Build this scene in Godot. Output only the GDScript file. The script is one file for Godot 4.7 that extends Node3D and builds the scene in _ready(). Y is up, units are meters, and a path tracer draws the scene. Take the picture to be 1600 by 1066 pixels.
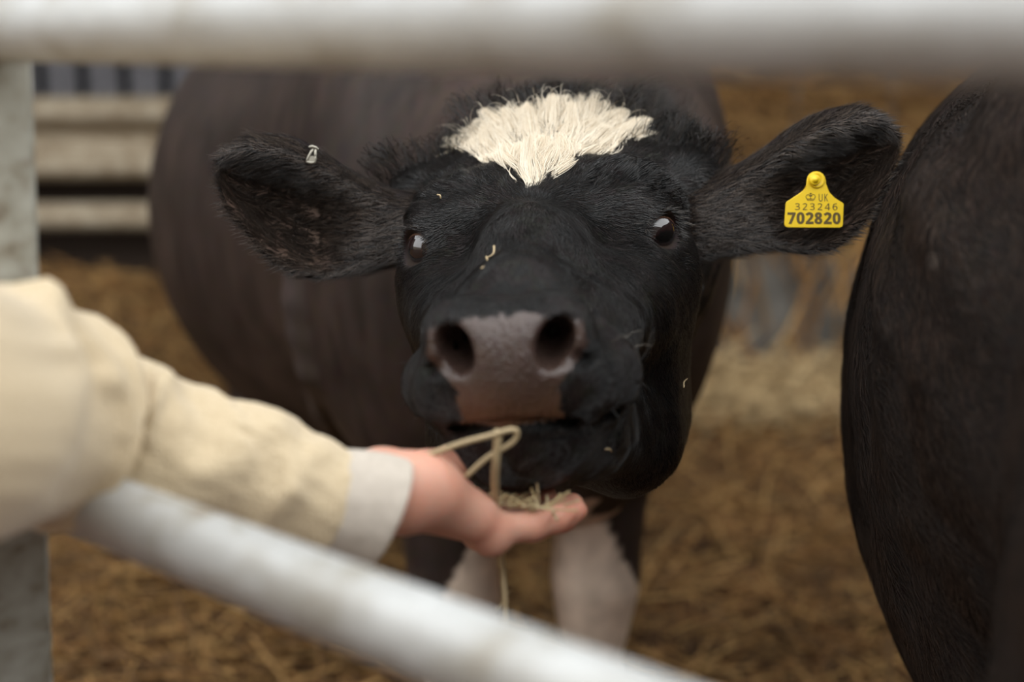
extends Node3D

# ---------------------------------------------------------------- camera frame
const FPX := 2220.83            # focal length of the 50 mm lens in pixels of the 1600 x 1066 frame
const PITCH := 12.0
var eye_at := Vector3(0, 1.15, 0)
var c_up := Vector3(0, cos(deg_to_rad(PITCH)), -sin(deg_to_rad(PITCH)))
var c_fw := Vector3(0, -sin(deg_to_rad(PITCH)), -cos(deg_to_rad(PITCH)))

var noise := FastNoiseLite.new()
var M := {}

# a point of the place, from where it shows in the photograph and how far it stands from the camera
func spot(px: float, py: float, d: float) -> Vector3:
	return eye_at + Vector3.RIGHT * ((px - 800.0) / FPX * d) + c_up * ((533.0 - py) / FPX * d) + c_fw * d

func spots(list: Array) -> PackedVector3Array:
	var out := PackedVector3Array()
	for a in list:
		out.append(spot(a[0], a[1], a[2]))
	return out

# ---------------------------------------------------------------- naming
var used := {}
func numbered(called: String) -> String:
	var n: int = used.get(called, 0)
	used[called] = n + 1
	return called if n == 0 else "%s_%03d" % [called, n]

func tag(o: Node, label: String, category: String, group := "", kind := "") -> void:
	o.set_meta("label", label)
	o.set_meta("category", category)
	if group:
		o.set_meta("group", group)
	if kind:
		o.set_meta("kind", kind)

func thing(called: String, at: Vector3) -> Node3D:
	var o := Node3D.new()
	o.name = numbered(called)
	add_child(o)
	o.position = at
	return o

func part(called: String, mesh: Mesh, mat: Material, parent: Node, at := Vector3.ZERO, basis := Basis()) -> MeshInstance3D:
	var o := MeshInstance3D.new()
	o.name = called if parent != self else numbered(called)
	o.mesh = mesh
	if mat:
		o.material_override = mat
	o.transform = Transform3D(basis, at)
	parent.add_child(o, true)
	return o

# ---------------------------------------------------------------- materials
func mat(albedo: Color, rough: float, spec := 0.5) -> StandardMaterial3D:
	var m := StandardMaterial3D.new()
	m.albedo_color = albedo
	m.roughness = rough
	m.metallic_specular = spec
	m.cull_mode = BaseMaterial3D.CULL_DISABLED
	return m

func vmat(rough: float, spec := 0.5) -> StandardMaterial3D:
	var m := mat(Color.WHITE, rough, spec)
	m.vertex_color_use_as_albedo = true
	return m

func noise_tex(size: int, freq: float, kind: int, octaves: int, ramp: Array, seed_: int) -> NoiseTexture2D:
	var n := FastNoiseLite.new()
	n.noise_type = kind
	n.frequency = freq
	n.fractal_octaves = octaves
	n.seed = seed_
	var t := NoiseTexture2D.new()
	t.width = size
	t.height = size
	t.seamless = true
	t.noise = n
	if ramp.size():
		var g := Gradient.new()
		g.offsets = PackedFloat32Array(ramp.map(func(a): return a[0]))
		g.colors = PackedColorArray(ramp.map(func(a): return a[1]))
		t.color_ramp = g
	return t

func textured(tex: Texture2D, scale: float, rough: float, bump: Texture2D = null, bump_cm := 0.0) -> StandardMaterial3D:
	var m := mat(Color.WHITE, rough)
	m.albedo_texture = tex
	m.uv1_triplanar = true
	m.uv1_world_triplanar = true
	m.uv1_scale = Vector3.ONE * scale
	if bump:
		m.heightmap_enabled = true
		m.heightmap_texture = bump
		m.heightmap_scale = bump_cm
	return m

# ---------------------------------------------------------------- field of joined bones, meshed as surface nets
class Field:
	var kind := PackedInt32Array()      # 0 tapered capsule, 1 ellipsoid; +2 cuts away
	var a := PackedVector3Array()
	var b := PackedVector3Array()
	var r0 := PackedFloat32Array()
	var r1 := PackedFloat32Array()
	var il := PackedFloat32Array()
	var kk := PackedFloat32Array()
	var rot: Array[Basis] = []

	func cap(p: Vector3, q: Vector3, rp: float, rq: float, k := 0.03, cut := false) -> void:
		kind.append(2 if cut else 0)
		a.append(p)
		b.append(q - p)
		il.append(1.0 / maxf((q - p).length_squared(), 1e-9))
		r0.append(rp)
		r1.append(rq - rp)
		kk.append(k)
		rot.append(Basis())

	func ell(c: Vector3, r: Vector3, turn := Basis(), k := 0.03, cut := false) -> void:
		kind.append(3 if cut else 1)
		a.append(c)
		b.append(r)
		il.append(0.0)
		r0.append(0.0)
		r1.append(0.0)
		kk.append(k)
		rot.append(turn.inverse())

	func chain(list: Array, k := 0.03) -> void:
		for i in list.size() - 1:
			cap(list[i][0], list[i + 1][0], list[i][1], list[i + 1][1], k)

	func one(i: int, p: Vector3) -> float:
		if kind[i] & 1:
			var q: Vector3 = rot[i] * (p - a[i])
			var r := b[i]
			var u := q / r
			var k0 := u.length()
			var k1 := (u / r).length()
			return k0 * (k0 - 1.0) / maxf(k1, 1e-6) if k1 > 1e-6 else -minf(r.x, minf(r.y, r.z))
		var pa := p - a[i]
		var h := clampf(pa.dot(b[i]) * il[i], 0.0, 1.0)
		return (pa - b[i] * h).length() - r0[i] - r1[i] * h

	func at(p: Vector3, use: PackedInt32Array) -> float:
		var res := 10.0
		for i in use:
			var d: float
			var ki := kind[i]
			if ki & 1:
				var q: Vector3 = rot[i] * (p - a[i])
				var u := q / b[i]
				var k0 := u.length()
				d = k0 * (k0 - 1.0) / maxf((u / b[i]).length(), 1e-6)
			else:
				var pa := p - a[i]
				var h := clampf(pa.dot(b[i]) * il[i], 0.0, 1.0)
				d = (pa - b[i] * h).length() - r0[i] - r1[i] * h
			var k := kk[i]
			if ki < 2:
				var e := maxf(k - absf(res - d), 0.0)
				res = minf(res, d) - e * e / (4.0 * k)
			else:
				var e := maxf(k - absf(res + d), 0.0)
				res = maxf(res, -d) + e * e / (4.0 * k)
		return res

	func all() -> PackedInt32Array:
		return PackedInt32Array(range(kind.size()))

	func near(p: Vector3, reach: float, from: PackedInt32Array) -> PackedInt32Array:
		var best := 10.0
		var ds := PackedFloat32Array()
		for i in from:
			var d := one(i, p)
			ds.append(d)
			if kind[i] < 2:
				best = minf(best, d)
		var out := PackedInt32Array()
		if best > reach * 1.2 + 0.06:
			return out
		var lim := maxf(best, 0.0) + 2.2 * reach + 0.03
		for n in from.size():
			var i := from[n]
			if ds[n] < (lim + kk[i] if kind[i] < 2 else 1.2 * reach + kk[i]):
				out.append(i)
		return out

	# vertices, normals and indices of the zero surface inside the box
	func net(lo: Vector3, hi: Vector3, cell: float) -> Dictionary:
		var n16 := Vector3i(((hi - lo) / (cell * 16.0)).ceil())
		var nx := n16.x * 16
		var ny := n16.y * 16
		var nz := n16.z * 16
		var sy := nx + 1
		var sz := (nx + 1) * (ny + 1)
		var val := PackedFloat32Array()
		val.resize(sz * (nz + 1))
		val.fill(99.0)
		var vid := PackedInt32Array()
		vid.resize(sz * (nz + 1))
		vid.fill(-1)
		var blocks := PackedInt32Array()
		var everything := all()
		var big := 0.8661 * 16.0 * cell
		var small := 0.8661 * 4.0 * cell
		for BZ in n16.z:
			for BY in n16.y:
				for BX in n16.x:
					var c := lo + Vector3(BX * 16 + 8, BY * 16 + 8, BZ * 16 + 8) * cell
					var some := near(c, big * 1.15, everything)
					if some.is_empty() or absf(at(c, some)) > big * 1.2:
						continue
					for z4 in 4:
						for y4 in 4:
							for x4 in 4:
								var bx := BX * 16 + x4 * 4
								var by := BY * 16 + y4 * 4
								var bz := BZ * 16 + z4 * 4
								var c2 := lo + Vector3(bx + 2, by + 2, bz + 2) * cell
								if absf(at(c2, some)) > small * 1.25:
									continue
								var few := near(c2, small * 1.25, some)
								if few.is_empty():
									continue
								blocks.append(bx + by * sy + bz * sz)
								for k in 5:
									for j in 5:
										var w := bx + (by + j) * sy + (bz + k) * sz
										var p := lo + Vector3(bx, by + j, bz + k) * cell
										for i in 5:
											if val[w + i] > 90.0:
												val[w + i] = at(p, few)
											p.x += cell
		var vs := PackedVector3Array()
		var o8 := PackedInt32Array([0, 1, sy, sy + 1, sz, sz + 1, sz + sy, sz + sy + 1])
		var oc := PackedVector3Array([Vector3(0, 0, 0), Vector3(1, 0, 0), Vector3(0, 1, 0), Vector3(1, 1, 0), Vector3(0, 0, 1), Vector3(1, 0, 1), Vector3(0, 1, 1), Vector3(1, 1, 1)])
		var ea := PackedInt32Array([0, 2, 4, 6, 0, 1, 4, 5, 0, 1, 2, 3])
		var eb := PackedInt32Array([1, 3, 5, 7, 2, 3, 6, 7, 4, 5, 6, 7])
		var live := PackedInt32Array()
		for b0 in blocks:
			for k in 4:
				for j in 4:
					for i in 4:
						var w := b0 + i + j * sy + k * sz
						var s := val[w] < 0.0
						if s == (val[w + 1] < 0.0) and s == (val[w + sy] < 0.0) and s == (val[w + sy + 1] < 0.0) and s == (val[w + sz] < 0.0) and s == (val[w + sz + 1] < 0.0) and s == (val[w + sz + sy] < 0.0) and s == (val[w + sz + sy + 1] < 0.0):
							continue
						var sum := Vector3.ZERO
						var cnt := 0
						for e in 12:
							var va := val[w + o8[ea[e]]]
							var vb := val[w + o8[eb[e]]]
							if (va < 0.0) != (vb < 0.0):
								sum += oc[ea[e]].lerp(oc[eb[e]], va / (va - vb))
								cnt += 1
						vid[w] = vs.size()
						live.append(w)
						vs.append(lo + (Vector3(w % sy, (w / sy) % (ny + 1), w / sz) + sum / cnt) * cell)
		var idx := PackedInt32Array()
		for w in live:
			var s := val[w] < 0.0
			# the three edges that leave this cell's first corner
			for ax in 3:
				var st: int = [1, sy, sz][ax]
				if s == (val[w + st] < 0.0):
					continue
				var u: int = [sy, sz, 1][ax]
				var v: int = [sz, 1, sy][ax]
				if w - u - v < 0:
					continue
				var q0 := vid[w]
				var q1 := vid[w - u]
				var q2 := vid[w - u - v]
				var q3 := vid[w - v]
				if q1 < 0 or q2 < 0 or q3 < 0:
					continue
				if s:
					idx.append_array(PackedInt32Array([q0, q2, q1, q0, q3, q2]))
				else:
					idx.append_array(PackedInt32Array([q0, q1, q2, q0, q2, q3]))
		return {"v": vs, "i": idx}

func normals_of(vs: PackedVector3Array, idx: PackedInt32Array) -> PackedVector3Array:
	var ns := PackedVector3Array()
	ns.resize(vs.size())
	for t in range(0, idx.size(), 3):
		var p := vs[idx[t]]
		var n := (vs[idx[t + 2]] - p).cross(vs[idx[t + 1]] - p)
		ns[idx[t]] += n
		ns[idx[t + 1]] += n
		ns[idx[t + 2]] += n
	for i in ns.size():
		ns[i] = ns[i].normalized()
	return ns

func surface(m: ArrayMesh, vs: PackedVector3Array, ns: PackedVector3Array, idx: PackedInt32Array, cs: PackedColorArray, material: Material, uv := PackedVector2Array()) -> void:
	if idx.is_empty():
		return
	var a := []
	a.resize(Mesh.ARRAY_MAX)
	a[Mesh.ARRAY_VERTEX] = vs
	a[Mesh.ARRAY_NORMAL] = ns
	a[Mesh.ARRAY_INDEX] = idx
	if cs.size():
		a[Mesh.ARRAY_COLOR] = cs
	if uv.size():
		a[Mesh.ARRAY_TEX_UV] = uv
	m.add_surface_from_arrays(Mesh.PRIMITIVE_TRIANGLES, a)
	m.surface_set_material(m.get_surface_count() - 1, material)

# ---------------------------------------------------------------- sweeps, tubes, boxes
# rings: Array of PackedVector3Array of one length, closed loops; caps flat when asked
func loft(rings: Array, capped := true) -> Dictionary:
	var vs := PackedVector3Array()
	var idx := PackedInt32Array()
	var n: int = rings[0].size()
	for r in rings:
		vs.append_array(r)
	for j in rings.size() - 1:
		for i in n:
			var p := j * n + i
			var q := j * n + (i + 1) % n
			idx.append_array(PackedInt32Array([p, q, p + n, q, q + n, p + n]))
	if capped:
		for e in [0, rings.size() - 1]:
			var c := Vector3.ZERO
			for p in rings[e]:
				c += p
			var at := vs.size()
			vs.append(c / n)
			for i in n:
				var p: int = e * n + i
				var q: int = e * n + (i + 1) % n
				idx.append_array(PackedInt32Array([at, q, p]) if e == 0 else PackedInt32Array([at, p, q]))
	return {"v": vs, "i": idx}

func frame_rings(path: PackedVector3Array, radii: PackedFloat32Array, sides: int, squash := 1.0, up := Vector3.UP) -> Array:
	var rings := []
	for j in path.size():
		var t := (path[mini(j + 1, path.size() - 1)] - path[maxi(j - 1, 0)]).normalized()
		var x := t.cross(up).normalized()
		if x.length() < 0.5:
			x = t.cross(Vector3.RIGHT).normalized()
		var y := x.cross(t).normalized()
		var ring := PackedVector3Array()
		for i in sides:
			var an := TAU * i / sides
			ring.append(path[j] + (x * cos(an) + y * sin(an) * squash) * radii[j])
		rings.append(ring)
	return rings

func smooth_path(pts: PackedVector3Array, per: int) -> PackedVector3Array:
	var out := PackedVector3Array()
	for i in pts.size() - 1:
		var p0 := pts[maxi(i - 1, 0)]
		var p3 := pts[mini(i + 2, pts.size() - 1)]
		for k in per:
			out.append(pts[i].cubic_interpolate(pts[i + 1], p0, p3, float(k) / per))
	out.append(pts[-1])
	return out

func mesh_of(d: Dictionary, material: Material, cs := PackedColorArray()) -> ArrayMesh:
	var m := ArrayMesh.new()
	surface(m, d.v, normals_of(d.v, d.i), d.i, cs, material)
	return m

func tube(path: PackedVector3Array, r0: float, r1: float, sides: int, material: Material, squash := 1.0) -> ArrayMesh:
	var rr := PackedFloat32Array()
	for j in path.size():
		rr.append(lerpf(r0, r1, float(j) / (path.size() - 1)))
	return mesh_of(loft(frame_rings(path, rr, sides, squash)), material)

# a box with chamfered long edges, centred on its own origin
func bevel_box(size: Vector3, ch: float) -> ArrayMesh:
	var st := SurfaceTool.new()
	st.begin(Mesh.PRIMITIVE_TRIANGLES)
	var h := size * 0.5
	var ring := func(y: float, inset: float) -> PackedVector3Array:
		var x := h.x - inset
		var z := h.z - inset
		var c := ch
		return PackedVector3Array([Vector3(x, y, -z + c), Vector3(x, y, z - c), Vector3(x - c, y, z), Vector3(-x + c, y, z), Vector3(-x, y, z - c), Vector3(-x, y, -z + c), Vector3(-x + c, y, -z), Vector3(x - c, y, -z)])
	var rings := [ring.call(-h.y, ch), ring.call(-h.y + ch, 0.0), ring.call(h.y - ch, 0.0), ring.call(h.y, ch)]
	st.set_smooth_group(-1)
	for j in 3:
		for i in 8:
			var k := (i + 1) % 8
			for p in [rings[j][i], rings[j][k], rings[j + 1][i], rings[j][k], rings[j + 1][k], rings[j + 1][i]]:
				st.add_vertex(p)
	for i in range(1, 7):
		for p in [rings[3][0], rings[3][i], rings[3][i + 1]]:
			st.add_vertex(p)
		for p in [rings[0][0], rings[0][i + 1], rings[0][i]]:
			st.add_vertex(p)
	st.generate_normals()
	return st.commit()

# ---------------------------------------------------------------- hair
var blade: ArrayMesh
func make_blade() -> void:      # a tapering curved hair: length 1 along y, width 1 along x, bending along -z
	var vs := PackedVector3Array()
	var idx := PackedInt32Array()
	for k in 3:
		var t := k / 3.0
		var w := 0.5 * (1.0 - 0.75 * t * t)
		vs.append(Vector3(-w, t, -0.35 * t * t))
		vs.append(Vector3(w, t, -0.35 * t * t))
	vs.append(Vector3(0, 1, -0.35))
	for k in 2:
		var p := k * 2
		idx.append_array(PackedInt32Array([p, p + 2, p + 1, p + 1, p + 2, p + 3]))
	idx.append_array(PackedInt32Array([4, 6, 5]))
	var ns := PackedVector3Array()
	for k in 3:
		for s in [-1.0, 1.0]:
			ns.append(Vector3(s * 0.6, 0.7 * k / 3.0, 1).normalized())
	ns.append(Vector3(0, 0.7, 1).normalized())
	blade = ArrayMesh.new()
	surface(blade, vs, ns, idx, PackedColorArray(), null)

# plant: func(p, n, rng) -> [length, width, direction, colour] or [] ; world space in, instance transforms relative to origin
func grow(called: String, parent: Node, origin: Vector3, vs: PackedVector3Array, ns: PackedVector3Array, idx: PackedInt32Array, count: int, plant: Callable, material: Material, seed_: int) -> MultiMeshInstance3D:
	var r := RandomNumberGenerator.new()
	r.seed = seed_
	var acc := PackedFloat32Array()
	var total := 0.0
	for t in range(0, idx.size(), 3):
		total += (vs[idx[t + 1]] - vs[idx[t]]).cross(vs[idx[t + 2]] - vs[idx[t]]).length()
		acc.append(total)
	var where: Array[Transform3D] = []
	var tint := PackedColorArray()
	var step := total / count
	var t := 0
	for n in count:
		var want := (n + r.randf()) * step
		while t < acc.size() - 1 and acc[t] < want:
			t += 1
		var u := r.randf()
		var v := r.randf()
		if u + v > 1.0:
			u = 1.0 - u
			v = 1.0 - v
		var i0 := idx[t * 3]
		var i1 := idx[t * 3 + 1]
		var i2 := idx[t * 3 + 2]
		var p := vs[i0] + (vs[i1] - vs[i0]) * u + (vs[i2] - vs[i0]) * v
		var nn := (ns[i0] * (1.0 - u - v) + ns[i1] * u + ns[i2] * v).normalized()
		var h: Array = plant.call(p, nn, r)
		if h.is_empty():
			continue
		var y: Vector3 = h[2]
		y = y.normalized()
		var x := y.cross(nn)
		if x.length_squared() < 1e-4:
			x = y.cross(Vector3(0.3, 0.5, 0.8))
		x = x.normalized()
		var z := x.cross(y)
		where.append(Transform3D(Basis(x * float(h[1]), y * float(h[0]), z * float(h[0])), p - origin))
		tint.append(h[3])
	return scatter(called, parent, blade, material, where, tint)

func scatter(called: String, parent: Node, mesh: Mesh, material: Material, where: Array[Transform3D], tint: PackedColorArray) -> MultiMeshInstance3D:
	var mm := MultiMesh.new()
	mm.transform_format = MultiMesh.TRANSFORM_3D
	mm.use_colors = true
	mm.mesh = mesh
	mm.instance_count = where.size()
	for i in where.size():
		mm.set_instance_transform(i, where[i])
		mm.set_instance_color(i, tint[i])
	var o := MultiMeshInstance3D.new()
	o.name = called if parent != self else numbered(called)
	o.multimesh = mm
	o.material_override = material
	o.set_meta("kind", "stuff")
	parent.add_child(o, true)
	return o

# long hairs as ribbons; every path is a list of points, the ribbon turns its face along 'face'
func ribbons(paths: Array, widths: PackedFloat32Array, tints: PackedColorArray, faces: PackedVector3Array, material: Material) -> ArrayMesh:
	var vs := PackedVector3Array()
	var ns := PackedVector3Array()
	var cs := PackedColorArray()
	var idx := PackedInt32Array()
	for h in paths.size():
		var p: PackedVector3Array = paths[h]
		var at := vs.size()
		for k in p.size():
			var t := (p[mini(k + 1, p.size() - 1)] - p[maxi(k - 1, 0)]).normalized()
			var x := t.cross(faces[h])
			x = x.normalized() if x.length_squared() > 1e-5 else t.cross(Vector3(0.2, 0.7, 0.6)).normalized()
			var nn := x.cross(t).normalized()
			var w := widths[h] * 0.5 * (1.0 - 0.8 * pow(float(k) / (p.size() - 1), 2.0))
			vs.append(p[k] - x * w)
			vs.append(p[k] + x * w)
			ns.append((nn - x * 0.6).normalized())
			ns.append((nn + x * 0.6).normalized())
			cs.append(tints[h])
			cs.append(tints[h])
			if k > 0:
				var q := at + k * 2
				idx.append_array(PackedInt32Array([q - 2, q, q - 1, q - 1, q, q + 1]))
	var m := ArrayMesh.new()
	surface(m, vs, ns, idx, cs, material)
	return m

# where the sight line through a point of the photograph first meets a field
func hit(f: Field, px: float, py: float, from: float, to: float) -> Vector3:
	var dir := (spot(px, py, 1.0) - eye_at).normalized()
	var t := from
	var every := f.all()
	for k in 200:
		var d := f.at(eye_at + dir * t, every)
		if d < 0.0004 or t > to:
			break
		t += maxf(d * 0.7, 0.0004)
	return eye_at + dir * t

func shade(c: Color, k: float) -> Color:
	return Color(c.r * k, c.g * k, c.b * k)

# ================================================================ scene
func _ready() -> void:
	noise.seed = 7
	noise.frequency = 1.0
	noise.fractal_octaves = 3
	set_camera()
	set_light()
	set_materials()
	make_blade()
	build_barn()
	build_gate()
	build_cow()
	build_neighbour()
	build_person()
	build_small()

func set_camera() -> void:
	var cam := Camera3D.new()
	cam.name = "camera"
	var at := CameraAttributesPhysical.new()
	at.frustum_focal_length = 50.0
	at.frustum_focus_distance = 1.235
	at.exposure_aperture = 2.4
	at.frustum_near = 0.05
	at.frustum_far = 200.0
	cam.attributes = at
	cam.transform = Transform3D(Basis(Vector3.RIGHT, c_up, -c_fw), eye_at)
	add_child(cam)
	cam.current = true

func set_light() -> void:
	var we := WorldEnvironment.new()
	we.name = "surroundings"
	var e := Environment.new()
	e.background_mode = Environment.BG_SKY
	var sm := ProceduralSkyMaterial.new()
	sm.sky_top_color = Color(0.93, 0.94, 0.945)
	sm.sky_horizon_color = Color(0.87, 0.87, 0.87)
	sm.ground_horizon_color = Color(0.5, 0.48, 0.45)
	sm.ground_bottom_color = Color(0.4, 0.37, 0.33)
	sm.sky_energy_multiplier = 1.0
	var sky := Sky.new()
	sky.sky_material = sm
	e.sky = sky
	e.tonemap_mode = Environment.TONE_MAPPER_LINEAR
	e.tonemap_exposure = 3.5
	e.sdfgi_enabled = true
	e.ssao_enabled = true
	e.ssil_enabled = true
	we.environment = e
	add_child(we)

func set_materials() -> void:
	M.hide = vmat(0.6, 0.3)
	M.leather = vmat(0.3, 0.5)
	M.leather.heightmap_enabled = true
	M.leather.heightmap_texture = noise_tex(512, 0.03, FastNoiseLite.TYPE_CELLULAR, 2, [], 3)
	M.leather.heightmap_scale = 0.12
	M.leather.uv1_triplanar = true
	M.leather.uv1_world_triplanar = true
	M.leather.uv1_scale = Vector3.ONE * 18.0
	M.hair = vmat(0.3, 0.54)
	M.torso = vmat(0.55, 0.32)
	M.poll = vmat(0.5, 0.35)
	M.flank = vmat(0.6, 0.35)
	M.flank_skin = vmat(0.75, 0.22)
	M.white_hair = vmat(0.6, 0.4)
	M.white_hair.backlight_enabled = true
	M.white_hair.backlight = Color(0.5, 0.47, 0.4)
	M.straw = vmat(0.6, 0.4)
	M.eye = vmat(0.04, 0.6)
	M.eye.clearcoat_enabled = true
	M.eye.clearcoat = 1.0
	M.eye.clearcoat_roughness = 0.02
	M.hoof = mat(Color(0.2, 0.17, 0.14), 0.6)
	M.yellow = mat(Color(0.93, 0.78, 0.13), 0.4)
	M.print = mat(Color(0.36, 0.29, 0.12), 0.6)
	var galv := noise_tex(512, 0.012, FastNoiseLite.TYPE_SIMPLEX_SMOOTH, 5, [[0.0, Color(0.50, 0.43, 0.34)], [0.25, Color(0.62, 0.60, 0.56)], [0.45, Color(0.71, 0.71, 0.70)], [1.0, Color(0.80, 0.805, 0.80)]], 11)
	M.galvanised = textured(galv, 3.0, 0.5)
	M.galvanised.metallic = 0.25
	var post := noise_tex(512, 0.02, FastNoiseLite.TYPE_SIMPLEX_SMOOTH, 5, [[0.0, Color(0.34, 0.27, 0.20)], [0.35, Color(0.56, 0.55, 0.50)], [1.0, Color(0.70, 0.70, 0.67)]], 12)
	M.post = textured(post, 4.0, 0.6)
	M.barrier = textured(noise_tex(512, 0.015, FastNoiseLite.TYPE_SIMPLEX_SMOOTH, 5, [[0.0, Color(0.42, 0.35, 0.26)], [0.5, Color(0.63, 0.57, 0.48)], [1.0, Color(0.72, 0.68, 0.60)]], 13), 1.2, 0.7)
	M.board = textured(noise_tex(512, 0.03, FastNoiseLite.TYPE_SIMPLEX_SMOOTH, 4, [[0.0, Color(0.47, 0.46, 0.47)], [1.0, Color(0.64, 0.63, 0.65)]], 14), 1.0, 0.85)
	M.mud = textured(noise_tex(1024, 0.01, FastNoiseLite.TYPE_SIMPLEX_SMOOTH, 6, [[0.0, Color(0.10, 0.055, 0.025)], [0.45, Color(0.26, 0.14, 0.06)], [1.0, Color(0.44, 0.27, 0.12)]], 15), 0.7, 0.9)
	M.bale = textured(noise_tex(1024, 0.02, FastNoiseLite.TYPE_SIMPLEX_SMOOTH, 6, [[0.0, Color(0.22, 0.16, 0.08)], [0.5, Color(0.50, 0.39, 0.21)], [1.0, Color(0.70, 0.57, 0.36)]], 16), 1.0, 0.9)
	M.concrete = textured(noise_tex(1024, 0.01, FastNoiseLite.TYPE_SIMPLEX_SMOOTH, 6, [[0.0, Color(0.30, 0.29, 0.27)], [1.0, Color(0.52, 0.50, 0.47)]], 17), 0.6, 0.9)
	M.backing = mat(Color(0.20, 0.15, 0.11), 0.9)
	M.dark = mat(Color(0.10, 0.10, 0.11), 0.9)
	M.sheet = mat(Color(0.42, 0.42, 0.42), 0.8)
	var fl := noise_tex(512, 0.05, FastNoiseLite.TYPE_SIMPLEX_SMOOTH, 4, [[0.0, Color(0.74, 0.66, 0.53)], [1.0, Color(0.82, 0.75, 0.63)]], 18)
	M.fleece = textured(fl, 8.0, 0.95, noise_tex(512, 0.08, FastNoiseLite.TYPE_SIMPLEX_SMOOTH, 3, [], 19), 0.12)
	M.fleece.rim_enabled = true
	M.fleece.rim = 0.5
	M.cuff = textured(noise_tex(256, 0.06, FastNoiseLite.TYPE_SIMPLEX_SMOOTH, 3, [[0.0, Color(0.69, 0.65, 0.60)], [1.0, Color(0.76, 0.72, 0.67)]], 20), 8.0, 0.9)
	M.skin = vmat(0.5, 0.4)
	M.skin.subsurf_scatter_enabled = true
	M.skin.subsurf_scatter_strength = 0.25
	M.nail = mat(Color(0.90, 0.70, 0.63), 0.25)
	M.hay = mat(Color(0.68, 0.60, 0.46), 0.55)
	M.denim = mat(Color(0.20, 0.24, 0.33), 0.9)
	M.brown_hair = mat(Color(0.24, 0.16, 0.10), 0.5)
	M.clip = mat(Color(0.62, 0.60, 0.55), 0.45)
	M.clip.metallic = 0.6

# ---------------------------------------------------------------- the barn
func strand_mesh() -> ArrayMesh:     # a straw: bent three-sided tube, length 1 along y, thickness 1
	var path := PackedVector3Array([Vector3(0, 0, 0), Vector3(0, 0.35, 0), Vector3(0, 0.7, -0.06), Vector3(0, 1, -0.16)])
	var rings := []
	for j in 4:
		var ring := PackedVector3Array()
		for i in 4:
			ring.append(path[j] + Vector3(cos(TAU * i / 4), 0, sin(TAU * i / 4)) * 0.5)
		rings.append(ring)
	# thickness is set apart from length: x and z are scaled by the width
	return mesh_of(loft(rings, false), null)

func straw_color(r: RandomNumberGenerator) -> Color:
	var k := r.randf()
	var c := Color(0.23, 0.11, 0.034).lerp(Color(0.52, 0.315, 0.115), k * k)
	if r.randf() < 0.42:
		c = Color(0.07, 0.038, 0.016).lerp(c, 0.25)
	return c

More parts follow.
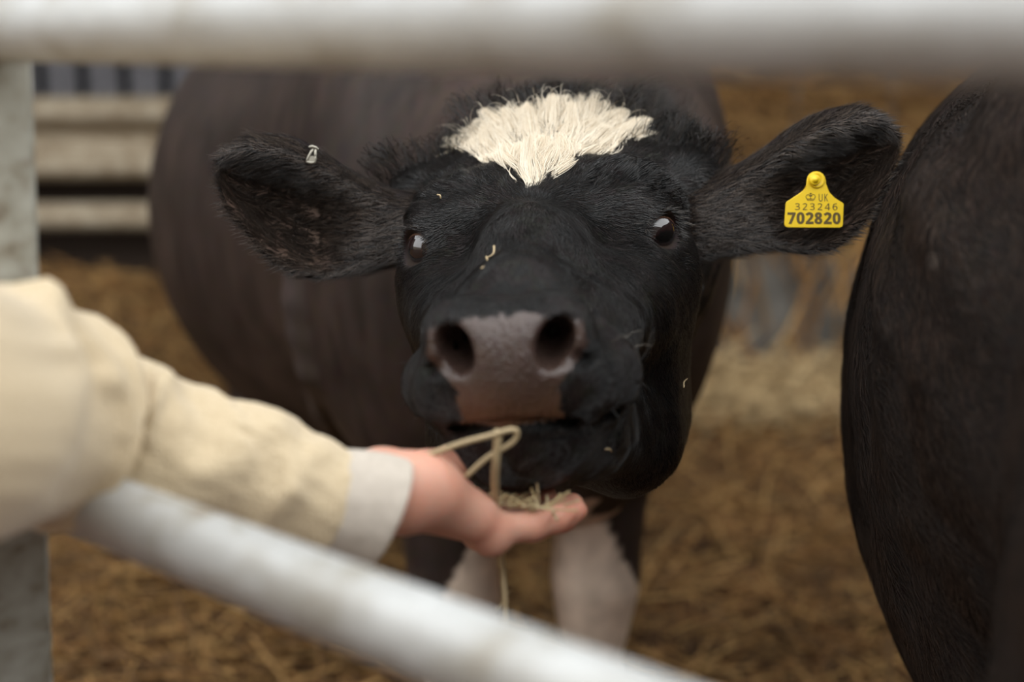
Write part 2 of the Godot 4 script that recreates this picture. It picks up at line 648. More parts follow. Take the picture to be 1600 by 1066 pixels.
func build_barn() -> void:
	# floor with bumps
	var vs := PackedVector3Array()
	var idx := PackedInt32Array()
	var nx := 130
	var nz := 155
	for j in nz + 1:
		for i in nx + 1:
			var x := -6.5 + 13.0 * i / nx
			var z := 4.8 - 13.8 * j / nz
			var y := 0.0
			if z < -1.6:
				y = (0.035 * noise.get_noise_2d(x * 2.2, z * 2.2) + 0.03 * noise.get_noise_2d(x * 6.0 + 40.0, z * 6.0) - 0.01) * clampf((-1.6 - z) / 0.4, 0.0, 1.0)
			vs.append(Vector3(x, y, z))
	for j in nz:
		for i in nx:
			var p := j * (nx + 1) + i
			idx.append_array(PackedInt32Array([p, p + nx + 1, p + 1, p + 1, p + nx + 1, p + nx + 2]))
	var fns := normals_of(vs, idx)
	if fns[200].y < 0:
		idx.reverse()
		fns = normals_of(vs, idx)
	var fm := ArrayMesh.new()
	surface(fm, vs, fns, idx, PackedColorArray(), M.mud)
	var floor_ := part("floor", fm, null, self)
	floor_.set_meta("kind", "structure")
	floor_.set_meta("label", "trampled brown mud and straw floor of the cattle pen")
	# loose straw over it
	var r := RandomNumberGenerator.new()
	r.seed = 21
	var straw := strand_mesh()
	var where: Array[Transform3D] = []
	var tint := PackedColorArray()
	for n in 34000:
		var z := -1.8 - 5.2 * pow(r.randf(), 1.2)
		var x := r.randf_range(-0.5, 0.5) * -z if n < 24000 else r.randf_range(-4.5, 4.5)
		var y := (0.035 * noise.get_noise_2d(x * 2.2, z * 2.2) + 0.03 * noise.get_noise_2d(x * 6.0 + 40.0, z * 6.0)) + r.randf() * 0.015
		var len := r.randf_range(0.05, 0.2)
		var wd := r.randf_range(0.003, 0.006)
		var dir := Vector3(r.randf_range(-1, 1), r.randf_range(-0.12, 0.25), r.randf_range(-1, 1)).normalized()
		var xx := dir.cross(Vector3.UP).normalized()
		where.append(Transform3D(Basis(xx * wd, dir * len, xx.cross(dir) * wd), Vector3(x, y, z)))
		tint.append(straw_color(r))
	var sc := scatter("loose_straw", self, straw, M.straw, where, tint)
	tag(sc, "loose trampled straw strewn over the pen floor", "straw", "", "stuff")
	# straw heap at the left behind the cow
	straw_heap(Vector3(-1.75, 0, -4.6), Vector3(1.0, 0.42, 0.55), "heap of loose straw in front of the metal barrier", 6000, straw, 31)
	# back wall of spaced vertical boards
	var wall := thing("wall_back", Vector3(0, 0, -8.0))
	wall.set_meta("kind", "structure")
	wall.set_meta("label", "back wall of spaced grey vertical boards")
	var bm := bevel_box(Vector3(0.17, 3.4, 0.025), 0.004)
	for i in 56:
		var b := part("board", bm, M.board, wall, Vector3(-6.4 + i * 0.23, 1.7, r.randf_range(-0.006, 0.006)), Basis())
	for y in [0.5, 1.7, 3.1]:
		part("girt", bevel_box(Vector3(13.0, 0.12, 0.07), 0.01), M.board, wall, Vector3(0, y, -0.06))
	for s in [-1, 1]:
		var sw := part("wall_left" if s < 0 else "wall_right", bevel_box(Vector3(0.15, 3.6, 7.0), 0.01), M.concrete, self, Vector3(6.5 * s, 1.8, -4.8))
		sw.set_meta("kind", "structure")
		sw.set_meta("label", "grey side wall of the barn at the " + ("left" if s < 0 else "right"))
	var roof := part("ceiling", bevel_box(Vector3(13.4, 0.1, 6.2), 0.01), M.sheet, self, Vector3(0, 4.1, -6.2), Basis(Vector3.RIGHT, deg_to_rad(4)))
	roof.set_meta("kind", "structure")
	roof.set_meta("label", "sheet roof over the cattle pen")
	var yard := part("light_block_wall", bevel_box(Vector3(13.0, 4.2, 0.2), 0.02), M.concrete, self, Vector3(0, 2.1, 4.6))  # unseen wall, added and raised to cut low frontal sky light
	yard.set_meta("kind", "structure")
	yard.set_meta("label", "added grey wall behind the camera that blocks low sky light and shows in the eyes")
	var back := part("gap_dark_sheet", bevel_box(Vector3(13.0, 3.4, 0.05), 0.01), M.dark, self, Vector3(0, 1.7, -8.3))  # added dark sheet, stands for the shade in the board gaps
	back.set_meta("kind", "structure")
	back.set_meta("label", "added dark sheet that keeps the gaps between the spaced boards dark")
	# crash-barrier rails across the left of the pen
	var bar := thing("crash_barrier", Vector3(-2.3, 0, -5.35))
	tag(bar, "pale weathered metal crash barrier with wavy beams behind the straw heap", "barrier")
	part("beam", wave_beam(4.6, true), M.barrier, bar, Vector3(0, 0.785, 0), Basis(Vector3.UP, 0.03))
	part("rail", wave_beam(4.6, false), M.barrier, bar, Vector3(0, 0.49, 0), Basis(Vector3.UP, 0.03))
	part("dark_backing", bevel_box(Vector3(4.6, 0.84, 0.03), 0.005), M.backing, bar, Vector3(0, 0.42, -0.2))  # dark board added behind the rails to stand for shade in the gaps
	for x in [-2.1, 0.2, 2.2]:
		part("post", bevel_box(Vector3(0.12, 1.05, 0.1), 0.01), M.barrier, bar, Vector3(x, 0.52, -0.12))
	# straw bales at the right, on a low concrete kerb wall with straw hanging over it
	var kerb := thing("low_wall", Vector3(2.4, 0, -5.3))
	tag(kerb, "low grey concrete wall under the straw bales", "wall")
	for i in 7:
		part("block", bevel_box(Vector3(0.66, 0.42, 0.9), 0.015), M.concrete, kerb, Vector3(-2.04 + 0.68 * i, 0.21, r.randf_range(-0.015, 0.015)))
	var k := 0
	for a in [[Vector3(1.45, 0.437, -5.5), 0.04, "large straw bale on the low wall behind the ear tag"], [Vector3(3.75, 0.437, -5.45), -0.03, "large straw bale low down behind the back of the second cow"], [Vector3(1.6, 1.375, -5.55), -0.05, "upper straw bale stacked behind the ear tag"], [Vector3(3.85, 1.375, -5.5), 0.03, "upper straw bale behind the back of the second cow"]]:
		bale(a[0], a[1], a[2], straw, 41 + k)
		k += 1
	var hang: Array[Transform3D] = []
	var ht := PackedColorArray()
	for n in 420:
		var p := Vector3(r.randf_range(0.3, 4.0), r.randf_range(0.15, 0.85), -4.84 + r.randf() * 0.05)
		var dir := Vector3(r.randf_range(-0.8, 0.8), -1.0, r.randf_range(-0.05, 0.25)).normalized()
		var xx := dir.cross(Vector3.BACK).normalized()
		var wd := r.randf_range(0.006, 0.014)
		hang.append(Transform3D(Basis(xx * wd, dir * r.randf_range(0.15, 0.45), xx.cross(dir) * wd), p))
		ht.append(straw_color(r) * 1.15)
	for n in 2600:
		var p := Vector3(r.randf_range(0.1, 4.0), r.randf_range(0.0, 0.07), -4.8 + r.randf() * 0.7)
		var dir := Vector3(r.randf_range(-1, 1), r.randf_range(-0.1, 0.3), r.randf_range(-1, 1)).normalized()
		var xx := dir.cross(Vector3.UP).normalized()
		var wd := r.randf_range(0.005, 0.009)
		hang.append(Transform3D(Basis(xx * wd, dir * r.randf_range(0.1, 0.3), xx.cross(dir) * wd), p))
		ht.append(Color(0.58, 0.42, 0.22) * r.randf_range(0.7, 1.1))
	var hs := scatter("hanging_straw", self, straw, M.straw, hang, ht)
	tag(hs, "pale straw hanging over and lying along the low concrete wall", "straw", "", "stuff")

func straw_heap(c: Vector3, r3: Vector3, label: String, count: int, straw: Mesh, seed_: int) -> void:
	var o := thing("straw_heap", c)
	tag(o, label, "straw heap")
	var rings := []
	var r := RandomNumberGenerator.new()
	r.seed = seed_
	for j in 9:
		var t := j / 8.0
		var ring := PackedVector3Array()
		for i in 28:
			var an := TAU * i / 28
			var k := cos(t * PI / 2) * (1.0 + 0.15 * noise.get_noise_2d(cos(an) * 3 + seed_, sin(an) * 3 + t * 2))
			ring.append(Vector3(cos(an) * r3.x * k, sin(t * PI / 2) * r3.y * (1.0 + 0.1 * noise.get_noise_2d(an * 3, t * 4 + seed_)) - 0.03, -sin(an) * r3.z * k))
		rings.append(ring)
	part("mound", mesh_of(loft(rings), M.bale), null, o)
	var where: Array[Transform3D] = []
	var tint := PackedColorArray()
	for n in count:
		var an := r.randf() * TAU
		var t := asin(r.randf())
		var nrm := Vector3(cos(an) * cos(t) / r3.x, sin(t) / r3.y, -sin(an) * cos(t) / r3.z).normalized()
		var p := Vector3(cos(an) * r3.x * cos(t), sin(t) * r3.y - 0.03, -sin(an) * r3.z * cos(t)) * 1.02
		var dir := (Vector3(r.randf_range(-1, 1), r.randf_range(-1, 1), r.randf_range(-1, 1)).slide(nrm).normalized() + nrm * r.randf_range(-0.1, 0.25)).normalized()
		var xx := dir.cross(nrm).normalized()
		var wd := r.randf_range(0.003, 0.006)
		var len := r.randf_range(0.08, 0.24)
		where.append(Transform3D(Basis(xx * wd, dir * len, xx.cross(dir) * wd), p))
		tint.append(straw_color(r))
	scatter("loose_stems", o, straw, M.straw, where, tint)

func bale(at: Vector3, turn: float, label: String, straw: Mesh, seed_: int) -> void:
	var o := thing("straw_bale", at)
	o.rotation.y = turn
	tag(o, label, "straw bale", "stacked straw bales")
	var size := Vector3(2.2, 0.9, 1.1)
	part("packed_straw", bevel_box(size, 0.05), M.bale, o, Vector3(0, 0.45, 0))
	for x in [-0.85, -0.5, -0.17, 0.17, 0.5, 0.85]:
		part("twine", bevel_box(Vector3(0.012, 0.93, 1.13), 0.003), M.sheet, o, Vector3(x, 0.45, 0))
	var r := RandomNumberGenerator.new()
	r.seed = seed_
	var where: Array[Transform3D] = []
	var tint := PackedColorArray()
	for n in 6500:
		var face := r.randf()
		var p := Vector3(r.randf_range(-1.1, 1.1), r.randf_range(0.0, 0.9), 0.55)
		var nrm := Vector3(0, 0, 1)
		if face > 0.82:
			p = Vector3(-1.1, r.randf_range(0.0, 0.9), r.randf_range(-0.55, 0.55))
			nrm = Vector3(-1, 0, 0)
		var dir := (Vector3(r.randf_range(-1, 1), r.randf_range(-0.8, 0.5), r.randf_range(-1, 1)).slide(nrm).normalized() + nrm * r.randf_range(-0.1, 0.3)).normalized()
		var xx := dir.cross(nrm).normalized()
		var wd := r.randf_range(0.003, 0.006)
		var len := r.randf_range(0.08, 0.3)
		where.append(Transform3D(Basis(xx * wd, dir * len, xx.cross(dir) * wd), p))
		tint.append(straw_color(r))
	scatter("loose_stems", o, straw, M.straw, where, tint)

func wave_beam(length: float, double: bool) -> ArrayMesh:      # rolled steel rail with one or two round ribs, seen along z
	var rib := [Vector2(-0.056, 0.0), Vector2(-0.05, 0.035), Vector2(-0.035, 0.068), Vector2(-0.012, 0.085), Vector2(0.012, 0.085), Vector2(0.035, 0.068), Vector2(0.05, 0.035), Vector2(0.056, 0.0)]
	var prof := PackedVector2Array()
	for c in ([-0.1, 0.1] if double else [0.0]):
		for p in rib:
			prof.append(p + Vector2(c, 0.0))
	var rings := []
	for e in 2:
		var ring := PackedVector3Array()
		var x := (e - 0.5) * length
		for p in prof:
			ring.append(Vector3(x, p.x, p.y))
		for i in prof.size():
			var p := prof[prof.size() - 1 - i]
			ring.append(Vector3(x, p.x, p.y - 0.006))
		rings.append(ring)
	var st := SurfaceTool.new()
	st.begin(Mesh.PRIMITIVE_TRIANGLES)
	st.set_smooth_group(0)
	var n: int = rings[0].size()
	for i in n:
		var k := (i + 1) % n
		for p in [rings[0][i], rings[1][i], rings[0][k], rings[0][k], rings[1][i], rings[1][k]]:
			st.add_vertex(p)
	st.generate_normals()
	return st.commit()

# ---------------------------------------------------------------- the gate in front
func build_gate() -> void:
	var dir := Vector3(-0.74, 0, -0.672).normalized()
	var low := spot(172, 800, 0.84)
	var g := thing("livestock_gate", Vector3(low.x, 0, low.z))
	tag(g, "galvanised tubular metal gate the arm reaches through", "gate")
	var p := func(s: float, y: float) -> Vector3:
		return dir * s + Vector3(0, y, 0)
	var hs := [1.158, low.y, 0.60, 0.33]
	for y in hs:
		var path := PackedVector3Array()
		for k in 13:
			path.append(p.call(0.13 - 1.7 * k / 12.0, y))
		part("rail", tube(path, 0.0212, 0.0212, 28, M.galvanised), null, g)
	# square end post, leaning a little
	var q: Vector3 = p.call(0.156, 0.0)
	var b := Basis(dir.cross(Vector3.UP).normalized(), deg_to_rad(0.0)) * Basis(Vector3.UP, atan2(-dir.z, dir.x))
	var o := part("post", bevel_box(Vector3(0.07, 1.5, 0.05), 0.006), M.post, g, q + Vector3(0, 0.72, 0), b)
	o.rotate(dir.cross(Vector3.UP).normalized(), deg_to_rad(3.9))

# ---------------------------------------------------------------- cows
const EYE := Vector3(0.098, -0.004, 0.006)      # centre of the eyeball in the head frame
var cow_field: Field
var H := Transform3D()       # head frame of the near cow: x to its left, y up from the forehead, z to the muzzle

func cow_body(f: Field, T: Transform3D) -> void:
	var P := func(x: float, y: float, z: float) -> Vector3: return T * Vector3(x, y, z)
	var K := T.basis.get_scale().x
	var B := T.basis.orthonormalized()
	f.ell(P.call(0, 0.83, -0.74), Vector3(0.47, 0.46, 0.62) * K, B, 0.08)
	f.ell(P.call(0, 0.90, -0.28), Vector3(0.34, 0.41, 0.5) * K, B, 0.1)
	f.ell(P.call(0, 0.82, 0.02), Vector3(0.235, 0.34, 0.22) * K, B, 0.1)
	f.cap(P.call(0, 1.2, -0.18), P.call(0, 1.22, -1.4), 0.07, 0.07, 0.12)
	f.ell(P.call(0, 0.97, -1.38), Vector3(0.29, 0.29, 0.3) * K, B, 0.1)
	for s in [-1.0, 1.0]:
		f.ell(P.call(0.19 * s, 0.88, -0.06), Vector3(0.12, 0.34, 0.19) * K, B, 0.08)
		f.cap(P.call(0.13 * s, 1.2, -1.12), P.call(0.24 * s, 1.12, -1.15), 0.06, 0.05, 0.08)
		f.ell(P.call(0.19 * s, 0.78, -1.45), Vector3(0.13, 0.33, 0.2) * K, B, 0.08)
		f.chain([[P.call(0.2 * s, 0.62, -1.42), 0.12], [P.call(0.2 * s, 0.47, -1.62), 0.062], [P.call(0.2 * s, 0.17, -1.56), 0.042], [P.call(0.2 * s, 0.07, -1.52), 0.052]], 0.05)
		f.chain([[P.call(0.148 * s, 0.66, -0.01), 0.10], [P.call(0.115 * s, 0.42, 0.0), 0.056], [P.call(0.11 * s, 0.345, 0.005), 0.056], [P.call(0.11 * s, 0.28, 0.0), 0.042], [P.call(0.11 * s, 0.15, 0.0), 0.042], [P.call(0.11 * s, 0.06, 0.03), 0.052]], 0.045)
	f.ell(P.call(0, 0.47, -1.2), Vector3(0.16, 0.13, 0.18) * K, B, 0.08)
	f.chain([[P.call(0, 1.2, -1.66), 0.03], [P.call(0, 1.0, -1.74), 0.022], [P.call(0, 0.45, -1.74), 0.015], [P.call(0, 0.3, -1.74), 0.035]], 0.04)

func hooves(o: Node3D, T: Transform3D, org: Vector3) -> void:
	var rings := []
	for a in [[0.062, 0.075, 0.0, 0.0], [0.06, 0.072, 0.012, 0.0], [0.052, 0.055, 0.07, -0.012], [0.044, 0.046, 0.082, -0.014]]:
		var ring := PackedVector3Array()
		for i in 24:
			var an := TAU * i / 24
			var cleft := 1.0 - 0.22 * exp(-pow((an - PI / 2) / 0.14, 2.0))
			ring.append(Vector3(cos(an) * a[0], a[2], sin(an) * a[1] * cleft + a[3]))
		rings.append(ring)
	var m := mesh_of(loft(rings), M.hoof)
	for p in [Vector3(0.11, 0, 0.035), Vector3(-0.11, 0, 0.035), Vector3(0.2, 0, -1.51), Vector3(-0.2, 0, -1.51)]:
		part("hoof", m, null, o, T * p - org, T.basis.orthonormalized())

func cow_head(f: Field, T: Transform3D) -> void:
	var P := func(x: float, y: float, z: float) -> Vector3: return T * Vector3(x, y, z)
	var B := T.basis
	# skull and forehead
	f.ell(P.call(0, -0.02, -0.07), Vector3(0.10, 0.085, 0.13), B, 0.04)
	f.ell(P.call(0, 0.05, -0.16), Vector3(0.08, 0.05, 0.055), B, 0.05)
	f.cap(P.call(-0.05, 0.008, -0.03), P.call(0.05, 0.008, -0.03), 0.044, 0.044, 0.04)
	# bridge of the nose
	f.chain([[P.call(0, -0.002, 0.0), 0.046], [P.call(0, -0.016, 0.09), 0.042], [P.call(0, -0.034, 0.2), 0.038], [P.call(0, -0.05, 0.265), 0.036]], 0.035)
	# throat and inside of the jaw
	f.chain([[P.call(0, -0.13, -0.08), 0.10], [P.call(0, -0.12, 0.04), 0.085], [P.call(0, -0.095, 0.16), 0.055], [P.call(0, -0.085, 0.25), 0.045]], 0.04)
	for s in [-1.0, 1.0]:
		f.ell(P.call(0.084 * s, 0.018, -0.014), Vector3(0.034, 0.030, 0.045), B, 0.03)       # brow
		f.ell(P.call(EYE.x * s, EYE.y, EYE.z), Vector3.ONE * 0.0256, B, 0.022)
		f.chain([[P.call(0.072 * s, 0.0, -0.10), 0.04], [P.call(0.095 * s, -0.05, -0.02), 0.03], [P.call(0.074 * s, -0.06, 0.06), 0.032], [P.call(0.045 * s, -0.06, 0.17), 0.034]], 0.04)
		f.ell(P.call(0.086 * s, -0.12, -0.045), Vector3(0.036, 0.105, 0.085), B, 0.05)        # masseter
		f.chain([[P.call(0.074 * s, -0.195, -0.05), 0.036], [P.call(0.064 * s, -0.19, 0.03), 0.036], [P.call(0.035 * s, -0.135, 0.17), 0.03], [P.call(0.02 * s, -0.115, 0.25), 0.026]], 0.04)
		# muzzle: nostril wings, upper lip, lower lip
		f.ell(P.call(0.036 * s, -0.034, 0.272), Vector3(0.026, 0.031, 0.036), B, 0.02)
		f.chain([[P.call(0.012 * s, -0.068, 0.285), 0.021], [P.call(0.042 * s, -0.07, 0.268), 0.027], [P.call(0.059 * s, -0.078, 0.225), 0.027], [P.call(0.064 * s, -0.08, 0.19), 0.022]], 0.02)
		f.chain([[P.call(0.0, -0.108, 0.272), 0.017], [P.call(0.035 * s, -0.108, 0.253), 0.019], [P.call(0.055 * s, -0.103, 0.205), 0.018]], 0.012)
	f.ell(P.call(0, -0.043, 0.282), Vector3(0.042, 0.034, 0.031), B, 0.02)
	f.ell(P.call(0, -0.128, 0.235), Vector3(0.035, 0.022, 0.04), B, 0.03)
	for s in [-1.0, 1.0]:
		# nostrils, mouth line, eye sockets
		f.ell(P.call(0.0370 * s, -0.034, 0.318), Vector3(0.0135, 0.0195, 0.06), B * Basis(Vector3.UP, 0.12 * s) * Basis(Vector3.BACK, -0.45 * s), 0.006, true)
		f.cap(P.call(0.044 * s, -0.046, 0.31), P.call(0.056 * s, -0.05, 0.29), 0.006, 0.003, 0.008, true)
		f.cap(P.call(0.0, -0.0905, 0.306), P.call(0.04 * s, -0.092, 0.287), 0.0045, 0.0045, 0.005, true)
		f.cap(P.call(0.04 * s, -0.092, 0.287), P.call(0.072 * s, -0.1, 0.235), 0.0045, 0.005, 0.005, true)
		f.cap(P.call(0.072 * s, -0.1, 0.235), P.call(0.076 * s, -0.1, 0.2), 0.005, 0.004, 0.006, true)
	for s in [-1.0, 1.0]:
		# the opening between the lids, and a rounded rim round it
		var c := Vector3(EYE.x * s, EYE.y, EYE.z)
		var ax := Vector3(0.62 * s, 0.1, 0.78).normalized()
		var u := Vector3.UP.slide(ax).normalized()
		var v := ax.cross(u)
		var q0 := c + ax * 0.030
		f.ell(P.call(q0.x, q0.y, q0.z), Vector3(0.0200, 0.0162, 0.020), B * Basis(v, u, ax), 0.003, true)
		var last := Vector3.ZERO
		for k in 25:
			var an := TAU * k / 24.0
			var w := u * sin(an) * 0.0160 + v * cos(an) * 0.0192
			var q := c + ax * sqrt(0.0246 * 0.0246 - w.length_squared()) + w
			if k > 0:
				f.cap(P.call(last.x, last.y, last.z), P.call(q.x, q.y, q.z), 0.0019, 0.0019, 0.003)
			last = q

func blaze(q: Vector3) -> float:      # > 0 inside the white patch, in head coordinates
	var w := 0.006 + clampf((0.034 - q.z) / 0.13, 0.0, 1.0) * 0.062 + 0.03 * clampf((-0.09 - q.z) / 0.05, 0.0, 1.0)
	var e := w - absf(q.x - 0.002) + 0.012 * noise.get_noise_2d(q.x * 90.0, q.z * 22.0)
	e = minf(e, 0.034 - q.z)
	return minf(e, q.y + 0.01)

func head_color(q: Vector3) -> Color:
	var n := noise.get_noise_3d(q.x * 25.0, q.y * 25.0, q.z * 25.0)
	var c := Color(0.008, 0.007, 0.0066) * (1.0 + 0.4 * n)
	if blaze(q) > 0.0 and q.z > -0.152:
		c = Color(0.62, 0.55, 0.44)
	for s in [-1.0, 1.0]:
		var d := (q - Vector3(0.1135 * s, -0.001, 0.025)).length()
		if d < 0.0195:
			c = c.lerp(Color(0.022, 0.013, 0.0098), clampf((0.0195 - d) / 0.004, 0.0, 1.0))
	return c

func is_leather(q: Vector3) -> bool:
	if q.z < 0.255 or q.y < -0.093:
		return false
	var n := 0.003 * noise.get_noise_2d(q.y * 80.0 + q.x * 50.0, q.z * 80.0)
	var top := -0.012 - 4.0 * q.x * q.x + 0.06 * absf(q.x)
	if q.y > top + n:
		return false
	var w := 0.056 - 0.020 * smoothstep(-0.04, -0.065, q.y)
	return absf(q.x) < w + n and q.z > 0.262

func body_color(T: Transform3D) -> Callable:
	var inv := T.affine_inverse()
	return func(p: Vector3) -> Color:
		var q := inv * p
		var n := noise.get_noise_3d(q.x * 5.0, q.y * 5.0, q.z * 5.0)
		var c := Color(0.032, 0.021, 0.0165) * (1.0 + 0.5 * n + 0.5 * noise.get_noise_3d(q.x * 30.0, q.y * 6.0, q.z * 30.0))
		if q.y < 0.6 and q.z > -0.2:
			var side := absf(q.x)
			var edge := 0.135 + 0.55 * clampf(0.40 - q.y, -0.3, 0.4) + 0.02 * n
			if side < edge and q.y < 0.56 + 0.05 * n:
				c = Color(0.66, 0.53, 0.42) * (1.0 + 0.4 * noise.get_noise_3d(q.x * 20.0, q.y * 20.0, q.z * 20.0))
		return c

func ear_mesh(up: PackedVector3Array, lo: PackedVector3Array, front: Array, back: Array, rim: Array, away: Vector3) -> Dictionary:
	var n := 26
	var rings := []
	var per := 3
	var us := smooth_path(up, per)
	var ls := smooth_path(lo, per)
	for j in us.size():
		var g := float(j) / per
		var j0 := mini(int(g), front.size() - 2)
		var t0 := g - j0
		var cf: float = lerpf(front[j0], front[j0 + 1], t0)
		var cb: float = lerpf(back[j0], back[j0 + 1], t0)
		var rm: float = lerpf(rim[j0], rim[j0 + 1], t0)
		var ring := PackedVector3Array()
		for i in n:                     # front side from the upper edge to the lower one
			var t := float(i) / n
			var cup := smoothstep(0.14, 0.42, t) * smoothstep(1.0, 0.62, t)
			var dome := sqrt(maxf(0.0, 1.0 - pow(2.0 * t - 1.0, 2.0)))
			var h := cf * (cup if cf > 0.0 else dome) - rm * sin(clampf(t / 0.3, 0.0, 1.0) * PI) - 0.25 * rm * sin(clampf((1.0 - t) / 0.16, 0.0, 1.0) * PI)
			h += 0.0022 * sin(t * 34.0 + sin(g * 1.3)) * cup * clampf(cf / 0.02, 0.0, 1.0)
			ring.append(us[j].lerp(ls[j], t) + away * h)
		for i in n:                     # back side, up again
			var t := 1.0 - float(i) / n
			var dome := sqrt(maxf(0.0, 1.0 - pow(2.0 * t - 1.0, 2.0)))
			ring.append(us[j].lerp(ls[j], t) + away * cb * dome)
		rings.append(ring)
	return loft(rings)

func build_cow() -> void:
	var T := Transform3D(Basis(Vector3.UP, deg_to_rad(18.0)), Vector3(0.02, 0, -2.0))
	# head frame from the two eyes and the muzzle
	var zc := (Vector3.RIGHT * -0.112 + c_up * -0.22 - c_fw * 0.97).normalized()
	var x0 := Vector3.RIGHT * cos(deg_to_rad(5.0)) + c_up * sin(deg_to_rad(5.0))
	var xh := x0.slide(zc).normalized()
	H = Transform3D(Basis(xh, zc.cross(xh), zc), spot(845, 365, 1.27))
	var f := Field.new()
	cow_body(f, T)
	# neck
	f.chain([[H * Vector3(0, -0.05, -0.14), 0.10], [H * Vector3(0.01, -0.06, -0.32), 0.145], [T * Vector3(0, 0.95, 0.12), 0.21], [T * Vector3(0, 0.95, -0.1), 0.27]], 0.06)
	f.chain([[H * Vector3(0, -0.14, -0.12), 0.07], [H * Vector3(0.0, -0.17, -0.32), 0.09], [T * Vector3(0, 0.62, 0.16), 0.12]], 0.06)
	for s in [-1.0, 1.0]:
		f.cap(H * Vector3(0.08 * s, 0.02, -0.12), H * Vector3(0.125 * s, 0.02, -0.125), 0.045, 0.04, 0.03)
	cow_head(f, H)
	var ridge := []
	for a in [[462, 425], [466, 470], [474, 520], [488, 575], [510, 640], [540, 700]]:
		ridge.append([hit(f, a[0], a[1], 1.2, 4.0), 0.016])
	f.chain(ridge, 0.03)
	var o := thing("cow", Vector3(T.origin.x, 0, T.origin.z))
	tag(o, "black cow with a white forehead patch stretching its head to the hand", "cow")
	var org := o.position
	var zs := -1.58
	var hm := f.net(Vector3(-0.22, 0.62, zs), Vector3(0.42, 1.2, -0.9), 0.0028)
	var bm := f.net(Vector3(-1.1, 0.0, -4.0), Vector3(0.62, 1.4, zs + 0.012), 0.01)
	var inv := H.affine_inverse()
	# fine relief of the head: brow wrinkles and muscle
	var hv: PackedVector3Array = hm.v
	var hn := normals_of(hv, hm.i)
	for i in hv.size():
		hv[i] += hn[i] * head_relief(inv * hv[i])
	hn = normals_of(hv, hm.i)
	var hc := PackedColorArray()
	for p in hv:
		hc.append(head_color(inv * p))
	var lea := PackedInt32Array()
	var skin := PackedInt32Array()
	var idx: PackedInt32Array = hm.i
	for t in range(0, idx.size(), 3):
		var q := inv * ((hv[idx[t]] + hv[idx[t + 1]] + hv[idx[t + 2]]) / 3.0)
		if is_leather(q):
			lea.append_array(idx.slice(t, t + 3))
		else:
			skin.append_array(idx.slice(t, t + 3))
	var lc := PackedColorArray()
	for p in hv:
		var q := inv * p
		var n := noise.get_noise_3d(q.x * 90.0, q.y * 90.0, q.z * 90.0)
		var c := Color(0.058, 0.036, 0.029).lerp(Color(0.105, 0.052, 0.026), smoothstep(-0.05, -0.095, q.y + 0.01 * n)) * (1.0 + 0.25 * n)
		lc.append(c)
	var off := func(a: PackedVector3Array) -> PackedVector3Array:
		var b := PackedVector3Array()
		for p in a:
			b.append(p - org)
		return b
	var m := ArrayMesh.new()
	var bc := PackedColorArray()
	var paint := body_color(T)
	for p in bm.v:
		var c: Color = paint.call(p)
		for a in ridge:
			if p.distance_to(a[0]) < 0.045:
				c = c.lerp(Color(0.048, 0.035, 0.029), smoothstep(0.045, 0.028, p.distance_to(a[0])) * 0.9)  # lit edge of the shoulder fold, painted in as lighter brown
		bc.append(c)
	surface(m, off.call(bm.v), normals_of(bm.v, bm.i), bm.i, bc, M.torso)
	surface(m, off.call(hv), hn, skin, hc, M.hide)
	surface(m, off.call(hv), hn, lea, lc, M.leather)
	# ears
	var ears := []
	for e in ear_shapes():
		var d := ear_mesh(e.up, e.lo, e.front, e.back, e.rim, c_fw)
		if ears.size() == 1:
			d.i.reverse()
		var en := normals_of(d.v, d.i)
		var ec := PackedColorArray()
		for k in d.v.size():
			var col := Color(0.009, 0.0075, 0.007)
			var i: int = k % 52
			if k >= 52 * 11 and i > 7 and i < 25:
				col = Color(0.085, 0.054, 0.040) * (1.0 + 0.4 * noise.get_noise_2d(k * 0.31, i * 0.7))
			ec.append(col)
		d.n = en
		ears.append(d)
		surface(m, off.call(d.v), en, d.i, ec, M.hide)
	part("body", m, null, o)
	eyes(o, org)
	hooves(o, T, org)
	head_fur(o, org, hv, hn, skin, ears)
	cow_field = f

func ear_shapes() -> Array:
	var l := [[665, 300, 665, 422, 1.37], [627, 297, 627, 416, 1.365], [586, 283, 586, 424, 1.355], [545, 262, 540, 432, 1.345], [500, 234, 495, 436, 1.335], [460, 214, 450, 425, 1.325], [420, 208, 412, 398, 1.315], [385, 212, 385, 365, 1.305], [360, 224, 360, 332, 1.3], [346, 243, 347, 300, 1.295], [342, 266, 342, 272, 1.292]]
	var r := [[1065, 287, 1065, 412, 1.36], [1110, 272, 1112, 408, 1.355], [1150, 257, 1160, 398, 1.345], [1190, 232, 1210, 392, 1.335], [1228, 203, 1262, 398, 1.325], [1265, 181, 1305, 389, 1.315], [1305, 168, 1345, 355, 1.305], [1345, 164, 1374, 312, 1.298], [1378, 178, 1392, 275, 1.293], [1396, 203, 1400, 245, 1.29], [1403, 222, 1403, 228, 1.288]]
	var out := []
	for a in [l, r]:
		out.append({
			"up": spots(a.map(func(p): return [p[0], p[1], p[4]])), "lo": spots(a.map(func(p): return [p[2], p[3], p[4]])),
			"front": [-0.035, -0.032, -0.024, -0.006, 0.02, 0.03, 0.03, 0.026, 0.018, 0.008, 0.0], "back": [0.035, 0.035, 0.036, 0.038, 0.04, 0.04, 0.038, 0.033, 0.025, 0.014, 0.002],
			"rim": [0.0, 0.0, 0.004, 0.01, 0.014, 0.015, 0.014, 0.012, 0.008, 0.004, 0.0]})
	return out

